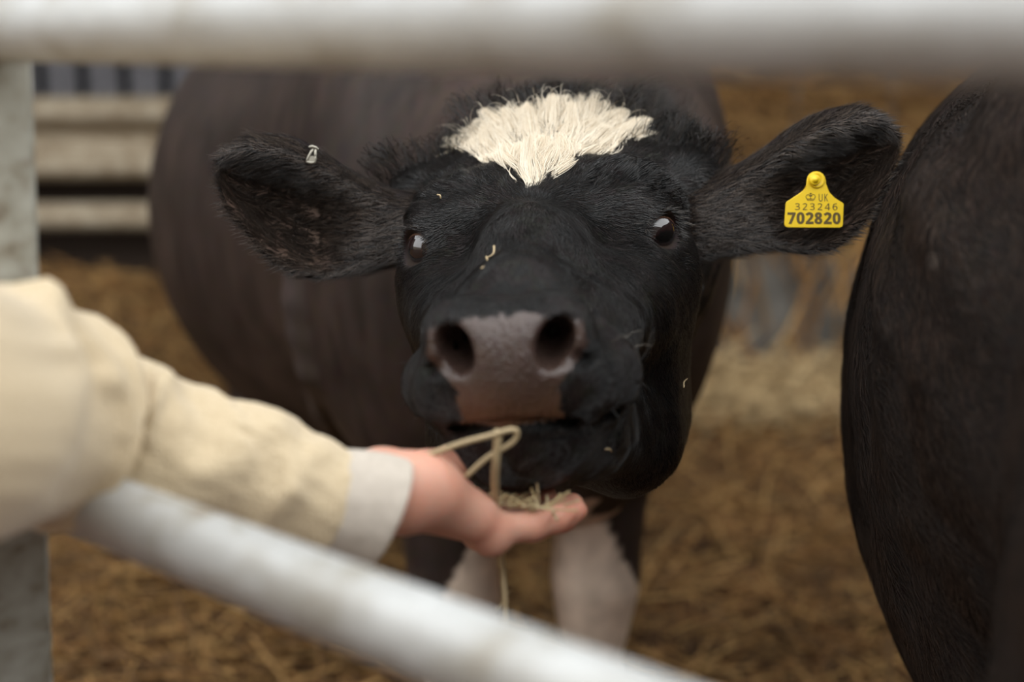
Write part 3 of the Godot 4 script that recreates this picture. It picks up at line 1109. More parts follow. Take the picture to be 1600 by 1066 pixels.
func head_relief(q: Vector3) -> float:
	var h := 0.0
	# brow wrinkles above the eye on the image's right, fainter on the other side
	for s in [-1.0, 1.0]:
		var c := Vector3(0.125 * s, -0.02, 0.03)
		var d := (q - c).length()
		var w := smoothstep(0.045, 0.06, d) * smoothstep(0.125, 0.10, d) * smoothstep(0.03, 0.05, absf(q.x)) * smoothstep(-0.02, 0.02, q.y) * smoothstep(0.03, 0.0, q.z) * (1.0 if s > 0 else 0.35)
		if signf(q.x) == s:
			h += 0.0085 * sin(d * 370.0 + 3.0 * noise.get_noise_2d(q.x * 18.0, q.z * 18.0)) * w
	h += 0.0015 * noise.get_noise_3d(q.x * 22.0, q.y * 22.0, q.z * 22.0)
	return h

func eyes(o: Node3D, org: Vector3) -> void:
	for s in [-1.0, 1.0]:
		var ax := (H.basis * Vector3(0.60 * s, -0.14, 0.78)).normalized()
		var up := H.basis.y.slide(ax).normalized()
		var sd := ax.cross(up)
		var vs := PackedVector3Array()
		var cs := PackedColorArray()
		var idx := PackedInt32Array()
		var nr := 30
		var flip := (up.cross(sd)).dot(ax) > 0.0
		var ns := 48
		for j in nr + 1:
			var th := PI * j / nr
			for i in ns:
				var ph := TAU * i / ns
				var bulge := 1.0 + 0.05 * smoothstep(0.75, 0.3, th)
				vs.append((ax * cos(th) + (up * sin(ph) + sd * cos(ph)) * sin(th)) * 0.0222 * bulge)
				var pup := pow(cos(ph) * sin(th) / 0.42, 2.0) + pow(sin(ph) * sin(th) / 0.26, 2.0)
				var c := Color(0.16, 0.085, 0.055)
				if th < 0.82:
					c = Color(0.018, 0.011, 0.008)
				if th < 0.82 and pup < 1.0:
					c = Color(0.004, 0.004, 0.005)
				cs.append(c)
		for j in nr:
			for i in ns:
				var p := j * ns + i
				var q := j * ns + (i + 1) % ns
				idx.append_array(PackedInt32Array([p, p + ns, q, q, p + ns, q + ns]) if flip else PackedInt32Array([p, q, p + ns, q, q + ns, p + ns]))
		var d := {"v": vs, "i": idx}
		var m := ArrayMesh.new()
		var nn := PackedVector3Array()
		for p in vs:
			nn.append(p.normalized())
		surface(m, vs, nn, idx, cs, M.eye)
		part("eye", m, null, o, H * Vector3(EYE.x * s, EYE.y, EYE.z) - org)


const WHORL := Vector3(0.0, 0.035, 0.062)

func head_fur(o: Node3D, org: Vector3, hv: PackedVector3Array, hn: PackedVector3Array, skin: PackedInt32Array, ears: Array) -> void:
	var inv := H.affine_inverse()
	# short coat
	var plant := func(p: Vector3, n: Vector3, r: RandomNumberGenerator) -> Array:
		var q := inv * p
		if q.z < -0.24:
			return []
		for s in [-1.0, 1.0]:
			if (q - Vector3(0.1135 * s, -0.001, 0.025)).length() < 0.0165:
				return []
		var flow := H.basis * (q - WHORL)
		var w := noise.get_noise_3d(q.x * 30.0, q.y * 30.0, q.z * 30.0)
		var dir := flow.slide(n).normalized()
		dir = (dir + dir.cross(n) * w * 0.9 + n * (0.22 + 0.2 * r.randf()) + Vector3(r.randf_range(-1, 1), r.randf_range(-1, 1), r.randf_range(-1, 1)) * 0.16)
		var len := r.randf_range(0.006, 0.011)
		if q.z > 0.2:
			len *= 0.55
		if q.z < -0.09 and q.y > 0.0:
			len *= 1.4
		var c: Color
		if blaze(q) > 0.0 and q.z > -0.152:
			c = Color(0.66, 0.58, 0.46) * r.randf_range(0.75, 1.1)
			len *= 1.6
		else:
			c = Color(0.0085, 0.0075, 0.0072).lerp(Color(0.03, 0.022, 0.017), pow(r.randf(), 3.0)) * (1.0 + 0.5 * w)
		return [len, r.randf_range(0.00035, 0.0006), dir, c]
	grow("coat", o, org, hv, hn, skin, 210000, plant, M.hair, 51)
	# ears
	for e in ears.size():
		var d: Dictionary = ears[e]
		var side := -1.0 if e == 0 else 1.0
		var tip: Vector3 = d.v[d.v.size() - 3]
		var out_dir := (Vector3.RIGHT * side + c_up * (0.12 if e == 0 else 0.35)).normalized()
		var wool := func(p: Vector3, n: Vector3, r: RandomNumberGenerator) -> Array:
			var inner := n.dot(-c_fw) > 0.1
			var w := noise.get_noise_3d(p.x * 40.0, p.y * 40.0, p.z * 40.0)
			var dir := out_dir.slide(n).normalized() + n * r.randf_range(0.2, 0.5) + c_up * w * 0.7 - c_up * r.randf_range(0.0, 0.35) + Vector3(r.randf_range(-1, 1), r.randf_range(-1, 1), r.randf_range(-1, 1)) * 0.25
			var c := Color(0.009, 0.0075, 0.007).lerp(Color(0.05, 0.035, 0.026), pow(r.randf(), 2.0) * (0.9 if inner else 0.4))
			if inner and r.randf() < 0.6:
				c = Color(0.05, 0.036, 0.028).lerp(Color(0.15, 0.11, 0.085), pow(r.randf(), 2.0))
			return [r.randf_range(0.008, 0.018), r.randf_range(0.00035, 0.0006), dir, c]
		grow("ear_hair", o, org, d.v, d.n, d.i, 34000, wool, M.hair, 61 + e)
	# roots for the long hair
	var r := RandomNumberGenerator.new()
	r.seed = 71
	var white := []
	var black := []
	for t in range(0, skin.size(), 3):
		var p := (hv[skin[t]] + hv[skin[t + 1]] + hv[skin[t + 2]]) / 3.0
		var q := inv * p
		if q.y < 0.0 or q.z > 0.04:
			continue
		if blaze(q) > 0.0 and q.z > -0.148:
			if r.randf() < 0.55:
				white.append([p, hn[skin[t]], q])
		elif q.z < -0.11 and q.y > 0.02 and (q.z < -0.148 or absf(q.x) > 0.07):
			black.append([p, hn[skin[t]], q])
	long_hair("forelock", o, org, white, 9000, 0.018, 0.038, 150, 0.30, 0.0, [Color(0.74, 0.66, 0.53), Color(0.56, 0.45, 0.31)], M.white_hair, 81, 0.8)
	long_hair("poll_hair", o, org, black, 5200, 0.03, 0.08, 90, 0.5, 1.0, [Color(0.006, 0.005, 0.0045), Color(0.03, 0.022, 0.016)], M.poll, 82, 0.88)
	var wisps := white.filter(func(a): return a[2].z < -0.12)
	long_hair("wisps", o, org, wisps, 60, 0.03, 0.055, 60, 0.8, 1.0, [Color(0.7, 0.62, 0.5), Color(0.35, 0.28, 0.2)], M.white_hair, 83, 0.3)
	# whiskers round the mouth
	var paths := []
	var widths := PackedFloat32Array()
	var tints := PackedColorArray()
	var faces := PackedVector3Array()
	for n in 260:
		var t := (r.randi() % (skin.size() / 3)) * 3
		var p := hv[skin[t]]
		var q := inv * p
		if q.z < 0.2 or q.y > -0.04:
			continue
		var nn := hn[skin[t]]
		var dir := (nn + H.basis * Vector3(q.x * 4.0, -0.5, 0.0) * 0.6).normalized()
		var len := r.randf_range(0.008, 0.018)
		paths.append(PackedVector3Array([p - org, p + dir * len * 0.5 - org, p + dir * len + Vector3.DOWN * len * 0.25 - org]))
		widths.append(0.00032)
		tints.append(Color(0.22, 0.19, 0.15) if r.randf() < 0.4 else Color(0.03, 0.025, 0.02))
		faces.append(-c_fw)
	for s in [-1.0, 1.0]:
		var c := Vector3(EYE.x * s, EYE.y, EYE.z)
		var ax := Vector3(0.62 * s, 0.1, 0.78).normalized()
		var u := Vector3.UP.slide(ax).normalized()
		var v := ax.cross(u)
		for n in 70:
			var an := r.randf_range(0.15, PI - 0.15)
			var w := u * sin(an) * 0.0165 + v * cos(an) * 0.0195
			var p := H * (c + ax * sqrt(0.0255 * 0.0255 - minf(w.length_squared(), 0.0006)) + w)
			var dir := (H.basis * (ax * 0.7 + w.normalized() * 0.8 + Vector3(0.5 * s, -0.25, 0) + Vector3(r.randf_range(-0.2, 0.2), r.randf_range(-0.2, 0.2), 0))).normalized()
			var len := r.randf_range(0.008, 0.017)
			paths.append(PackedVector3Array([p - org, p + dir * len * 0.5 - org, p + dir * len + H.basis.y * len * -0.15 - org]))
			widths.append(0.0003)
			tints.append(Color(0.16, 0.14, 0.12) if r.randf() < 0.4 else Color(0.012, 0.01, 0.009))
			faces.append(-c_fw)
	var wk := part("whiskers", ribbons(paths, widths, tints, faces, M.hair), null, o)
	wk.set_meta("kind", "stuff")

func long_hair(called: String, o: Node3D, org: Vector3, roots: Array, count: int, l0: float, l1: float, clumps: int, lift: float, curl: float, cols: Array, material: Material, seed_: int, gather: float) -> void:
	if roots.is_empty():
		return
	var r := RandomNumberGenerator.new()
	r.seed = seed_
	var steps := 9
	var path_of := func(p: Vector3, n: Vector3, q: Vector3, len: float, ph: float, cu: float) -> PackedVector3Array:
		var dir := (H.basis * ((q - WHORL) * Vector3(1.25, 0.3, 1.0))).slide(n).normalized()
		if curl > 0.0:
			dir = dir * 0.5 + H.basis.y * 0.75 + H.basis * Vector3(sin(ph * 3.0), 0.3 * cos(ph * 5.0), cos(ph * 3.0)) * 0.7
		dir = (dir + n * lift + dir.cross(n) * sin(ph * 7.0) * 0.35).normalized()
		var out := PackedVector3Array([p])
		var at := p
		var axis := dir.cross(n).normalized().rotated(dir, ph)
		for k in steps:
			var t := float(k) / steps
			at += dir * len / steps
			out.append(at)
			if cu > 0.0:
				dir = dir.rotated(axis, cu * (0.2 + 0.6 * t))
			else:
				dir = (dir + H.basis.y * 0.07 * t - n * 0.05 * (1.0 - t)).normalized()
		return out
	var guides := []
	for k in clumps:
		var a: Array = roots[r.randi() % roots.size()]
		guides.append([a[0], path_of.call(a[0], a[1], a[2], r.randf_range(l0, l1) * (1.45 if r.randf() < 0.25 else 1.0), r.randf() * TAU, curl * r.randf_range(0.4, 1.3))])
	var paths := []
	var widths := PackedFloat32Array()
	var tints := PackedColorArray()
	var faces := PackedVector3Array()
	for n in count:
		var a: Array = roots[r.randi() % roots.size()]
		var p: Vector3 = a[0]
		var best := 9.0
		var g: Array = guides[0]
		for q in guides:
			var dd: float = p.distance_squared_to(q[0])
			if dd < best:
				best = dd
				g = q
		var own: PackedVector3Array = path_of.call(p, a[1], a[2], r.randf_range(l0, l1), r.randf() * TAU, curl * r.randf_range(0.2, 0.9))
		var gp: PackedVector3Array = g[1]
		var out := PackedVector3Array()
		for k in own.size():
			var t := float(k) / steps
			out.append(own[k].lerp(gp[k] + (p - g[0]) * (1.0 - t) * 0.8 + (own[k] - own[0]) * 0.12, gather * t) - org)
		paths.append(out)
		widths.append(r.randf_range(0.0004, 0.0008))
		tints.append(cols[0].lerp(cols[1], pow(r.randf(), 2.0)))
		faces.append(a[1])
	var m := part(called, ribbons(paths, widths, tints, faces, material), null, o)
	m.set_meta("kind", "stuff")

# ---------------------------------------------------------------- the second cow
func build_neighbour() -> void:
	var T := Transform3D(Basis(Vector3.UP, deg_to_rad(162.0)).scaled(Vector3.ONE * 0.94), Vector3(0.99, 0, -1.98))
	var f := Field.new()
	cow_body(f, T)
	for s in [-1.0, 1.0]:
		f.cap(T * Vector3(0.2 * s, 0.99, -0.3), T * Vector3(0.2 * s, 1.01, -1.1), 0.21, 0.2, 0.12)
	var HT := T * Transform3D(Basis(Vector3.RIGHT, 0.5), Vector3(0, 1.12, 0.72))
	f.chain([[HT * Vector3(0, -0.05, -0.14), 0.10], [T * Vector3(0, 1.05, 0.35), 0.16], [T * Vector3(0, 0.98, 0.1), 0.22], [T * Vector3(0, 0.95, -0.1), 0.27]], 0.06)
	cow_head(f, HT)
	for s in [-1.0, 1.0]:
		f.ell(HT * Vector3(0.19 * s, 0.03, -0.13), Vector3(0.1, 0.05, 0.018), HT.basis * Basis(Vector3.BACK, 0.1 * s), 0.03)
	var d := f.net(Vector3(0.05, 0.0, -3.5), Vector3(2.0, 1.4, -0.3), 0.011)
	var o := thing("cow", Vector3(T.origin.x, 0, T.origin.z))
	tag(o, "brownish black cow whose bare flank fills the right edge of the picture", "cow")
	var org := o.position
	var scars := [[hit(f, 1462, 398, 0.8, 3.0), 0.006], [hit(f, 1468, 350, 0.8, 3.0), 0.005], [hit(f, 1455, 362, 0.8, 3.0), 0.004]]
	var fold := hit(f, 1560, 190, 0.8, 3.0)
	var vs: PackedVector3Array = d.v
	var ns := normals_of(vs, d.i)
	for i in vs.size():
		var q := vs[i] - fold
		var dist := q.length()
		if dist < 0.3:
			var u := q.dot((Vector3(0.45, 0.85, 0.3)).normalized())
			vs[i] += ns[i] * 0.006 * sin(u * 75.0 + 4.0 * noise.get_noise_3d(q.x * 4.0, q.y * 4.0, q.z * 4.0)) * smoothstep(0.3, 0.08, dist)
		vs[i] += ns[i] * 0.006 * noise.get_noise_3d(vs[i].x * 7.0, vs[i].y * 7.0, vs[i].z * 7.0)
	ns = normals_of(vs, d.i)
	var cs := PackedColorArray()
	var paint := body_color(T)
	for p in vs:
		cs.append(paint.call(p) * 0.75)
	var m := ArrayMesh.new()
	var rel := PackedVector3Array()
	for p in vs:
		rel.append(p - org)
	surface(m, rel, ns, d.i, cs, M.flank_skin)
	part("body", m, null, o)
	hooves(o, T, org)
	# coat on the flank turned to the gate
	var inv := T.affine_inverse()
	var idx := PackedInt32Array()
	for t in range(0, d.i.size(), 3):
		var p := vs[d.i[t]]
		if p.z > -2.3 and p.z < -0.45 and ns[d.i[t]].dot((eye_at - p).normalized()) > -0.15 and p.y > 0.2 and p.x / -p.z < 0.5:
			idx.append_array(d.i.slice(t, t + 3))
	var plant := func(p: Vector3, n: Vector3, r: RandomNumberGenerator) -> Array:
		var q := inv * p
		var w := noise.get_noise_3d(q.x * 9.0, q.y * 9.0, q.z * 9.0)
		var dir := (T.basis * Vector3(0.0, -0.75, -0.65)).slide(n).normalized()
		dir = dir + dir.cross(n) * w * 1.3 + n * (0.25 + 0.2 * r.randf()) + Vector3(r.randf_range(-1, 1), r.randf_range(-1, 1), r.randf_range(-1, 1)) * 0.2
		var c := Color(0.014, 0.009, 0.0068).lerp(Color(0.10, 0.062, 0.043), pow(r.randf(), 2.5)) * (1.0 + 0.9 * w)
		for sc in scars:
			if p.distance_to(sc[0]) < float(sc[1]) * r.randf_range(0.5, 1.4):
				c = Color(0.22, 0.17, 0.14)
		return [r.randf_range(0.009, 0.016), r.randf_range(0.0005, 0.0009), dir, c]
	grow("coat", o, org, vs, ns, idx, 260000, plant, M.flank, 91)

# ---------------------------------------------------------------- the arm that reaches in
func build_person() -> void:
	var o := thing("person", spot(172, 760, 0.88))
	tag(o, "person in a cream fleece reaching an open palm under the muzzle", "person")
	var org := o.position
	# hand, palm up, the edge of the little finger towards the camera
	var C := func(x: float, y: float, z: float) -> Vector3: return eye_at + Vector3.RIGHT * x + c_up * y - c_fw * z
	var f := Field.new()
	var W := spot(625, 772, 0.957)
	var m5 := spot(772, 826, 1.0)
	var fd := (spot(903, 814, 1.033) - m5).normalized()
	var across := (Vector3.RIGHT * -0.62 + c_up * 0.03 + c_fw * 0.75).normalized()
	across = across.slide(fd).normalized()
	var up := across.cross(fd).normalized()
	if up.y < 0:
		up = -up
	var roots := [m5, m5 + across * 0.02 + fd * 0.006 - up * 0.004, m5 + across * 0.041 + fd * 0.009 - up * 0.004, m5 + across * 0.062 + fd * 0.006 + up * 0.001]
	var lens := [0.066, 0.080, 0.087, 0.079]
	var rads := [0.0098, 0.0105, 0.0108, 0.0105]
	# forearm and palm
	f.cap(spot(480, 775, 0.935), W, 0.026, 0.0235, 0.02)
	f.cap(W, spot(668, 770, 0.966), 0.0235, 0.022, 0.02)
	f.cap(spot(664, 755, 0.966), spot(742, 800, 0.99), 0.0175, 0.0135, 0.016)       # ball of the hand at the little finger
	for k in 4:
		f.cap(W + across * (0.012 + 0.012 * k), roots[k], 0.019, 0.0125, 0.014)
	f.cap(W + across * 0.03 + up * 0.004, roots[3] - fd * 0.03 + across * 0.012 + up * 0.008, 0.02, 0.017, 0.02)
	for k in 4:
		var l: float = lens[k]
		var a: Vector3 = roots[k] - up * 0.001
		var b: Vector3 = a + (fd * 0.985 + up * 0.0).normalized() * l * 0.46
		var c: Vector3 = b + (fd * 0.97 + up * 0.17).normalized() * l * 0.30
		var e: Vector3 = c + (fd * 0.92 + up * 0.34).normalized() * l * 0.24
		var rr: float = rads[k]
		f.chain([[a, rr * 1.18], [b, rr], [c, rr * 0.93], [e - (e - c).normalized() * rr * 0.5, rr * 0.8]], 0.006)
		f.ell(a - up * 0.009, Vector3(0.009, 0.009, 0.009), Basis(), 0.01)
	# thumb along the far side
	var t0 := W + across * 0.045 + fd * 0.012
	f.chain([[t0, 0.016], [t0 + fd * 0.036 + across * 0.018 + up * 0.006, 0.0125], [t0 + fd * 0.064 + across * 0.02 + up * 0.012, 0.011], [t0 + fd * 0.084 + across * 0.017 + up * 0.015, 0.0095]], 0.012)
	var lo := Vector3(9, 9, 9)
	var hi := -lo
	for p in [W, spot(480, 775, 0.935), m5, roots[3], roots[0] + fd * 0.09, roots[3] + fd * 0.09, t0 + across * 0.03]:
		lo = lo.min(p)
		hi = hi.max(p)
	var d := f.net(lo - Vector3.ONE * 0.045, hi + Vector3.ONE * 0.045, 0.0022)
	var cs := PackedColorArray()
	var rel := PackedVector3Array()
	var tip: Vector3 = m5 + fd * 0.06
	for p in d.v:
		var n := noise.get_noise_3d(p.x * 30.0, p.y * 30.0, p.z * 30.0)
		var c := Color(0.60, 0.335, 0.245)
		var red := 0.25 + 0.5 * n
		for k in 4:
			red = maxf(red, smoothstep(0.045, 0.005, p.distance_to(roots[k] + fd * float(lens[k]))) * 0.9)
		c = c.lerp(Color(0.62, 0.22, 0.14), clampf(red, 0.0, 1.0) * 0.7)
		cs.append(c)
		rel.append(p - org)
	var bm := ArrayMesh.new()
	surface(bm, rel, normals_of(d.v, d.i), d.i, cs, M.skin)
	var hand_body := part("body", bm, null, o)
	# nails
	for k in 4:
		var l: float = lens[k]
		var a: Vector3 = roots[k] - up * 0.001
		var b: Vector3 = a + (fd * 0.985).normalized() * l * 0.46
		var c: Vector3 = b + (fd * 0.97 + up * 0.17).normalized() * l * 0.30
		var dr := (fd * 0.92 + up * 0.34).normalized()
		var e: Vector3 = c + dr * l * 0.17
		var sm := SphereMesh.new()
		sm.radius = 0.5
		sm.height = 1.0
		sm.radial_segments = 20
		sm.rings = 10
		var z := dr.cross(across).normalized()
		part("nail", sm, M.nail, hand_body, e - up * float(rads[k]) * 0.62 - org, Basis(across * 0.0105, z * 0.006, dr * 0.013))
	figure(o, org)
	# sleeve
	var path := [[-1640, -10, 0.56, 0.09], [-950, 380, 0.60, 0.088], [-480, 590, 0.645, 0.085], [-200, 640, 0.70, 0.08], [-60, 652, 0.785, 0.071], [40, 655, 0.835, 0.064], [110, 667, 0.865, 0.058], [180, 695, 0.885, 0.050], [270, 722, 0.90, 0.0455], [390, 750, 0.915, 0.0425], [455, 774, 0.922, 0.041], [506, 792, 0.928, 0.0405], [521, 798, 0.93, 0.0375]]
	part("sleeve", mesh_of(sleeve(path, 110, 240, true, org), M.fleece), null, o)
	var cuffs := [[480, 780, 0.925, 0.036], [525, 787, 0.930, 0.0385], [560, 794, 0.934, 0.040], [596, 804, 0.938, 0.0405], [599, 805, 0.9385, 0.0385], [560, 795, 0.934, 0.037]]
	part("cuff", mesh_of(sleeve(cuffs, 64, 40, false, org), M.cuff), null, o)

# the rest of the person, standing beside the gate left of the picture
func figure(o: Node3D, org: Vector3) -> void:
	var off := func(d: Dictionary) -> Dictionary:
		var v := PackedVector3Array()
		for p in d.v:
			v.append(p - org)
		return {"v": v, "i": d.i}
	var right := Vector3(0.6, 0, 0.8)
	var fw := Vector3(0.8, 0, -0.6)
	var mid := Vector3(-0.62, 0, -0.45)
	var P := func(x: float, y: float, z: float) -> Vector3: return mid + right * x + Vector3.UP * y + fw * z
	var j := Field.new()
	j.ell(P.call(0, 0.74, -0.12), Vector3(0.19, 0.14, 0.16), Basis(right, Vector3.UP, -fw), 0.06)
	j.ell(P.call(0, 1.0, -0.05), Vector3(0.18, 0.24, 0.135), Basis(right, Vector3.UP, -fw), 0.06)
	j.cap(P.call(-0.12, 1.17, 0.0), P.call(0.14, 1.18, -0.02), 0.075, 0.075, 0.05)
	j.chain([[P.call(0.16, 1.16, -0.02), 0.075], [P.call(0.24, 0.93, -0.06), 0.06], [P.call(0.22, 0.72, 0.04), 0.05]], 0.03)
	j.cap(P.call(0, 1.22, 0.0), P.call(0, 1.27, 0.02), 0.075, 0.07, 0.04)
	var jd := j.net(Vector3(-1.1, 0.5, -0.9), Vector3(-0.15, 1.42, 0.1), 0.012)
	part("jacket", mesh_of(off.call(jd), M.fleece), null, o)
	var t := Field.new()
	t.ell(P.call(0, 0.70, -0.12), Vector3(0.165, 0.12, 0.135), Basis(right, Vector3.UP, -fw), 0.04)
	for s in [-1.0, 1.0]:
		t.chain([[P.call(0.085 * s, 0.66, -0.12), 0.085], [P.call(0.09 * s, 0.40, -0.06), 0.062], [P.call(0.09 * s, 0.07, -0.13), 0.05]], 0.03)
	part("trousers", mesh_of(off.call(t.net(Vector3(-1.1, 0.0, -0.9), Vector3(-0.15, 0.9, 0.1), 0.012)), M.denim), null, o)
	var b := Field.new()
	for s in [-1.0, 1.0]:
		b.chain([[P.call(0.09 * s, 0.09, -0.13), 0.045], [P.call(0.09 * s, 0.035, -0.10), 0.038], [P.call(0.095 * s, 0.03, 0.06), 0.032]], 0.03)
	part("boots", mesh_of(off.call(b.net(Vector3(-1.1, -0.02, -0.9), Vector3(-0.15, 0.25, 0.1), 0.01)), M.dark), null, o)
	var h := Field.new()
	h.cap(P.call(0, 1.24, 0.01), P.call(0, 1.36, 0.035), 0.05, 0.048, 0.02)
	h.ell(P.call(0, 1.46, 0.04), Vector3(0.07, 0.095, 0.088), Basis(right, Vector3.UP, -fw), 0.02)
	h.ell(P.call(0, 1.40, 0.075), Vector3(0.05, 0.055, 0.05), Basis(right, Vector3.UP, -fw), 0.03)
	h.cap(P.call(0, 1.465, 0.125), P.call(0, 1.435, 0.14), 0.009, 0.012, 0.012)
	h.cap(P.call(-0.018, 1.40, 0.122), P.call(0.018, 1.40, 0.122), 0.006, 0.006, 0.006)
	for s in [-1.0, 1.0]:
		h.ell(P.call(0.072 * s, 1.45, 0.03), Vector3(0.01, 0.03, 0.018), Basis(right, Vector3.UP, -fw), 0.006)
		h.ell(P.call(0.03 * s, 1.468, 0.13), Vector3(0.014, 0.01, 0.012), Basis(right, Vector3.UP, -fw), 0.006, true)
		var em := SphereMesh.new()
		em.radius = 0.011
		em.height = 0.022
		part("eye", em, M.dark, o, P.call(0.03 * s, 1.468, 0.115) - org)
	var hd: Dictionary = off.call(h.net(Vector3(-0.85, 1.15, -0.75), Vector3(-0.35, 1.6, -0.15), 0.006))
	var cs := PackedColorArray()
	cs.resize(hd.v.size())
	cs.fill(Color(0.60, 0.335, 0.245))
	part("head", mesh_of(hd, M.skin, cs), null, o)
	var g := Field.new()
	g.chain([[P.call(0.22, 0.73, 0.035), 0.03], [P.call(0.215, 0.66, 0.07), 0.028]], 0.02)
	for k in 4:
		g.chain([[P.call(0.20 + 0.012 * k, 0.64, 0.055 + 0.016 * k), 0.010], [P.call(0.20 + 0.01 * k, 0.59, 0.06 + 0.017 * k), 0.0085], [P.call(0.195 + 0.008 * k, 0.555, 0.055 + 0.016 * k), 0.0075]], 0.006)
	g.chain([[P.call(0.2, 0.68, 0.09), 0.012], [P.call(0.19, 0.64, 0.12), 0.010], [P.call(0.185, 0.61, 0.13), 0.0085]], 0.008)
	var gd: Dictionary = off.call(g.net(Vector3(-0.95, 0.5, -0.8), Vector3(-0.25, 0.85, 0.0), 0.005))
	var gc := PackedColorArray()
	gc.resize(gd.v.size())
	gc.fill(Color(0.60, 0.335, 0.245))
	part("hand", mesh_of(gd, M.skin, gc), null, o)
	var k := Field.new()
	k.ell(P.call(0, 1.475, 0.02), Vector3(0.08, 0.098, 0.095), Basis(right, Vector3.UP, -fw), 0.02)
	k.cap(P.call(0, 1.44, -0.06), P.call(0, 1.26, -0.085), 0.05, 0.035, 0.04)
	k.ell(P.call(0, 1.43, 0.13), Vector3(0.085, 0.085, 0.075), Basis(right, Vector3.UP, -fw), 0.02, true)
	part("hair", mesh_of(off.call(k.net(Vector3(-0.85, 1.15, -0.75), Vector3(-0.35, 1.65, -0.15), 0.008)), M.brown_hair), null, o)

const FOLDS := [[4.3, 0.9, 0.010, 0.35, 0.35, 0.9], [5.0, -0.8, 0.009, 0.3, 0.3, 0.4], [5.75, -0.5, 0.012, 0.7, 0.15, 1.75], [6.2, -0.7, -0.016, 0.2, 0.35, 1.0], [6.7, 0.9, 0.006, 0.4, 0.4, 0.3], [7.5, -0.7, 0.005, 0.4, 0.35, 0.9], [8.2, -0.5, 0.005, 0.5, 0.12, 1.7], [8.6, 0.8, 0.004, 0.3, 0.3, 0.5], [9.2, -0.6, 0.0035, 0.35, 0.3, 0.9], [9.9, 0.5, 0.003, 0.4, 0.4, 0.5], [8.0, 0.9, 0.004, 0.4, 0.4, -0.7], [9.2, 0.6, 0.003, 0.4, 0.4, -0.6], [6.4, 0.6, 0.006, 0.5, 0.4, -0.6]]

func sleeve(list: Array, sides: int, rings_n: int, folds: bool, org: Vector3) -> Dictionary:
	var pts := PackedVector3Array()
	for a in list:
		pts.append(spot(a[0], a[1], a[2]))
	var per := int(ceil(float(rings_n) / (list.size() - 1)))
	var path := smooth_path(pts, per)
	var rings := []
	var len := 0.0
	for j in path.size():
		var g := float(j) / per
		var j0 := mini(int(g), list.size() - 2)
		var rad: float = lerpf(list[j0][3], list[j0 + 1][3], g - j0)
		if j > 0:
			len += path[j].distance_to(path[j - 1])
		var t := (path[mini(j + 1, path.size() - 1)] - path[maxi(j - 1, 0)]).normalized()
		if not folds:
			t = (pts[3] - pts[0]).normalized().lerp(Vector3.DOWN, 0.18).normalized()
		var x := t.cross(c_up).normalized()
		var y := x.cross(t).normalized()
		var ring := PackedVector3Array()
		for i in sides:
			var an := TAU * i / sides
			var dirv := x * cos(an) + y * sin(an)
			var h := 0.0
			if folds:
				# cloth folds that run slantwise round the arm: station, slant, height, width before, width behind, side of the arm it is strongest on
				for b in FOLDS:
					var u: float = g - float(b[0]) - float(b[1]) * sin(an - float(b[5])) - 0.25 * noise.get_noise_2d(cos(an) * 2.0 + float(b[0]), sin(an) * 2.0)
					var wd: float = b[3] if u < 0.0 else b[4]
					h += float(b[2]) * exp(-u * u / (wd * wd)) * (0.45 + 0.55 * cos(an - float(b[5])))
				h += 0.004 * noise.get_noise_3d(len * 5.0, cos(an) * 0.8, sin(an) * 0.8 + len * 2.0)
				h += 0.0005 * noise.get_noise_3d(path[j].x * 200.0 + cos(an) * 14.0, sin(an) * 14.0, len * 160.0)
			else:
				h += 0.0008 * noise.get_noise_2d(an * 2.0, len * 30.0)
			ring.append(path[j] + dirv * (rad + h) - org)
		rings.append(ring)
	return loft(rings, folds)

# ---------------------------------------------------------------- tag, clip, hay
func build_small() -> void:
	ear_tag()
	ear_clip()
	hay()

func lettering(text: String, weight: int, w: float, h: float, at: Vector3, parent: Node, called: String, spacing := 0) -> void:
	var font := SystemFont.new()
	font.font_names = PackedStringArray(["Droid Sans"])
	font.font_weight = weight
	var fv := FontVariation.new()
	fv.base_font = font
	fv.spacing_glyph = spacing
	if weight > 500:
		fv.variation_embolden = 0.5
	var tm := TextMesh.new()
	tm.text = text
	tm.font = fv
	tm.font_size = 64
	tm.pixel_size = 0.001
	tm.depth = 0.02
	tm.curve_step = 1.0
	var bb := tm.get_aabb()
	var sc := Vector3(w / bb.size.x, h / bb.size.y, 0.02)
	var o := part(called, tm, M.print, parent, at - bb.get_center() * sc * Vector3(1, 1, 0), Basis.from_scale(sc))

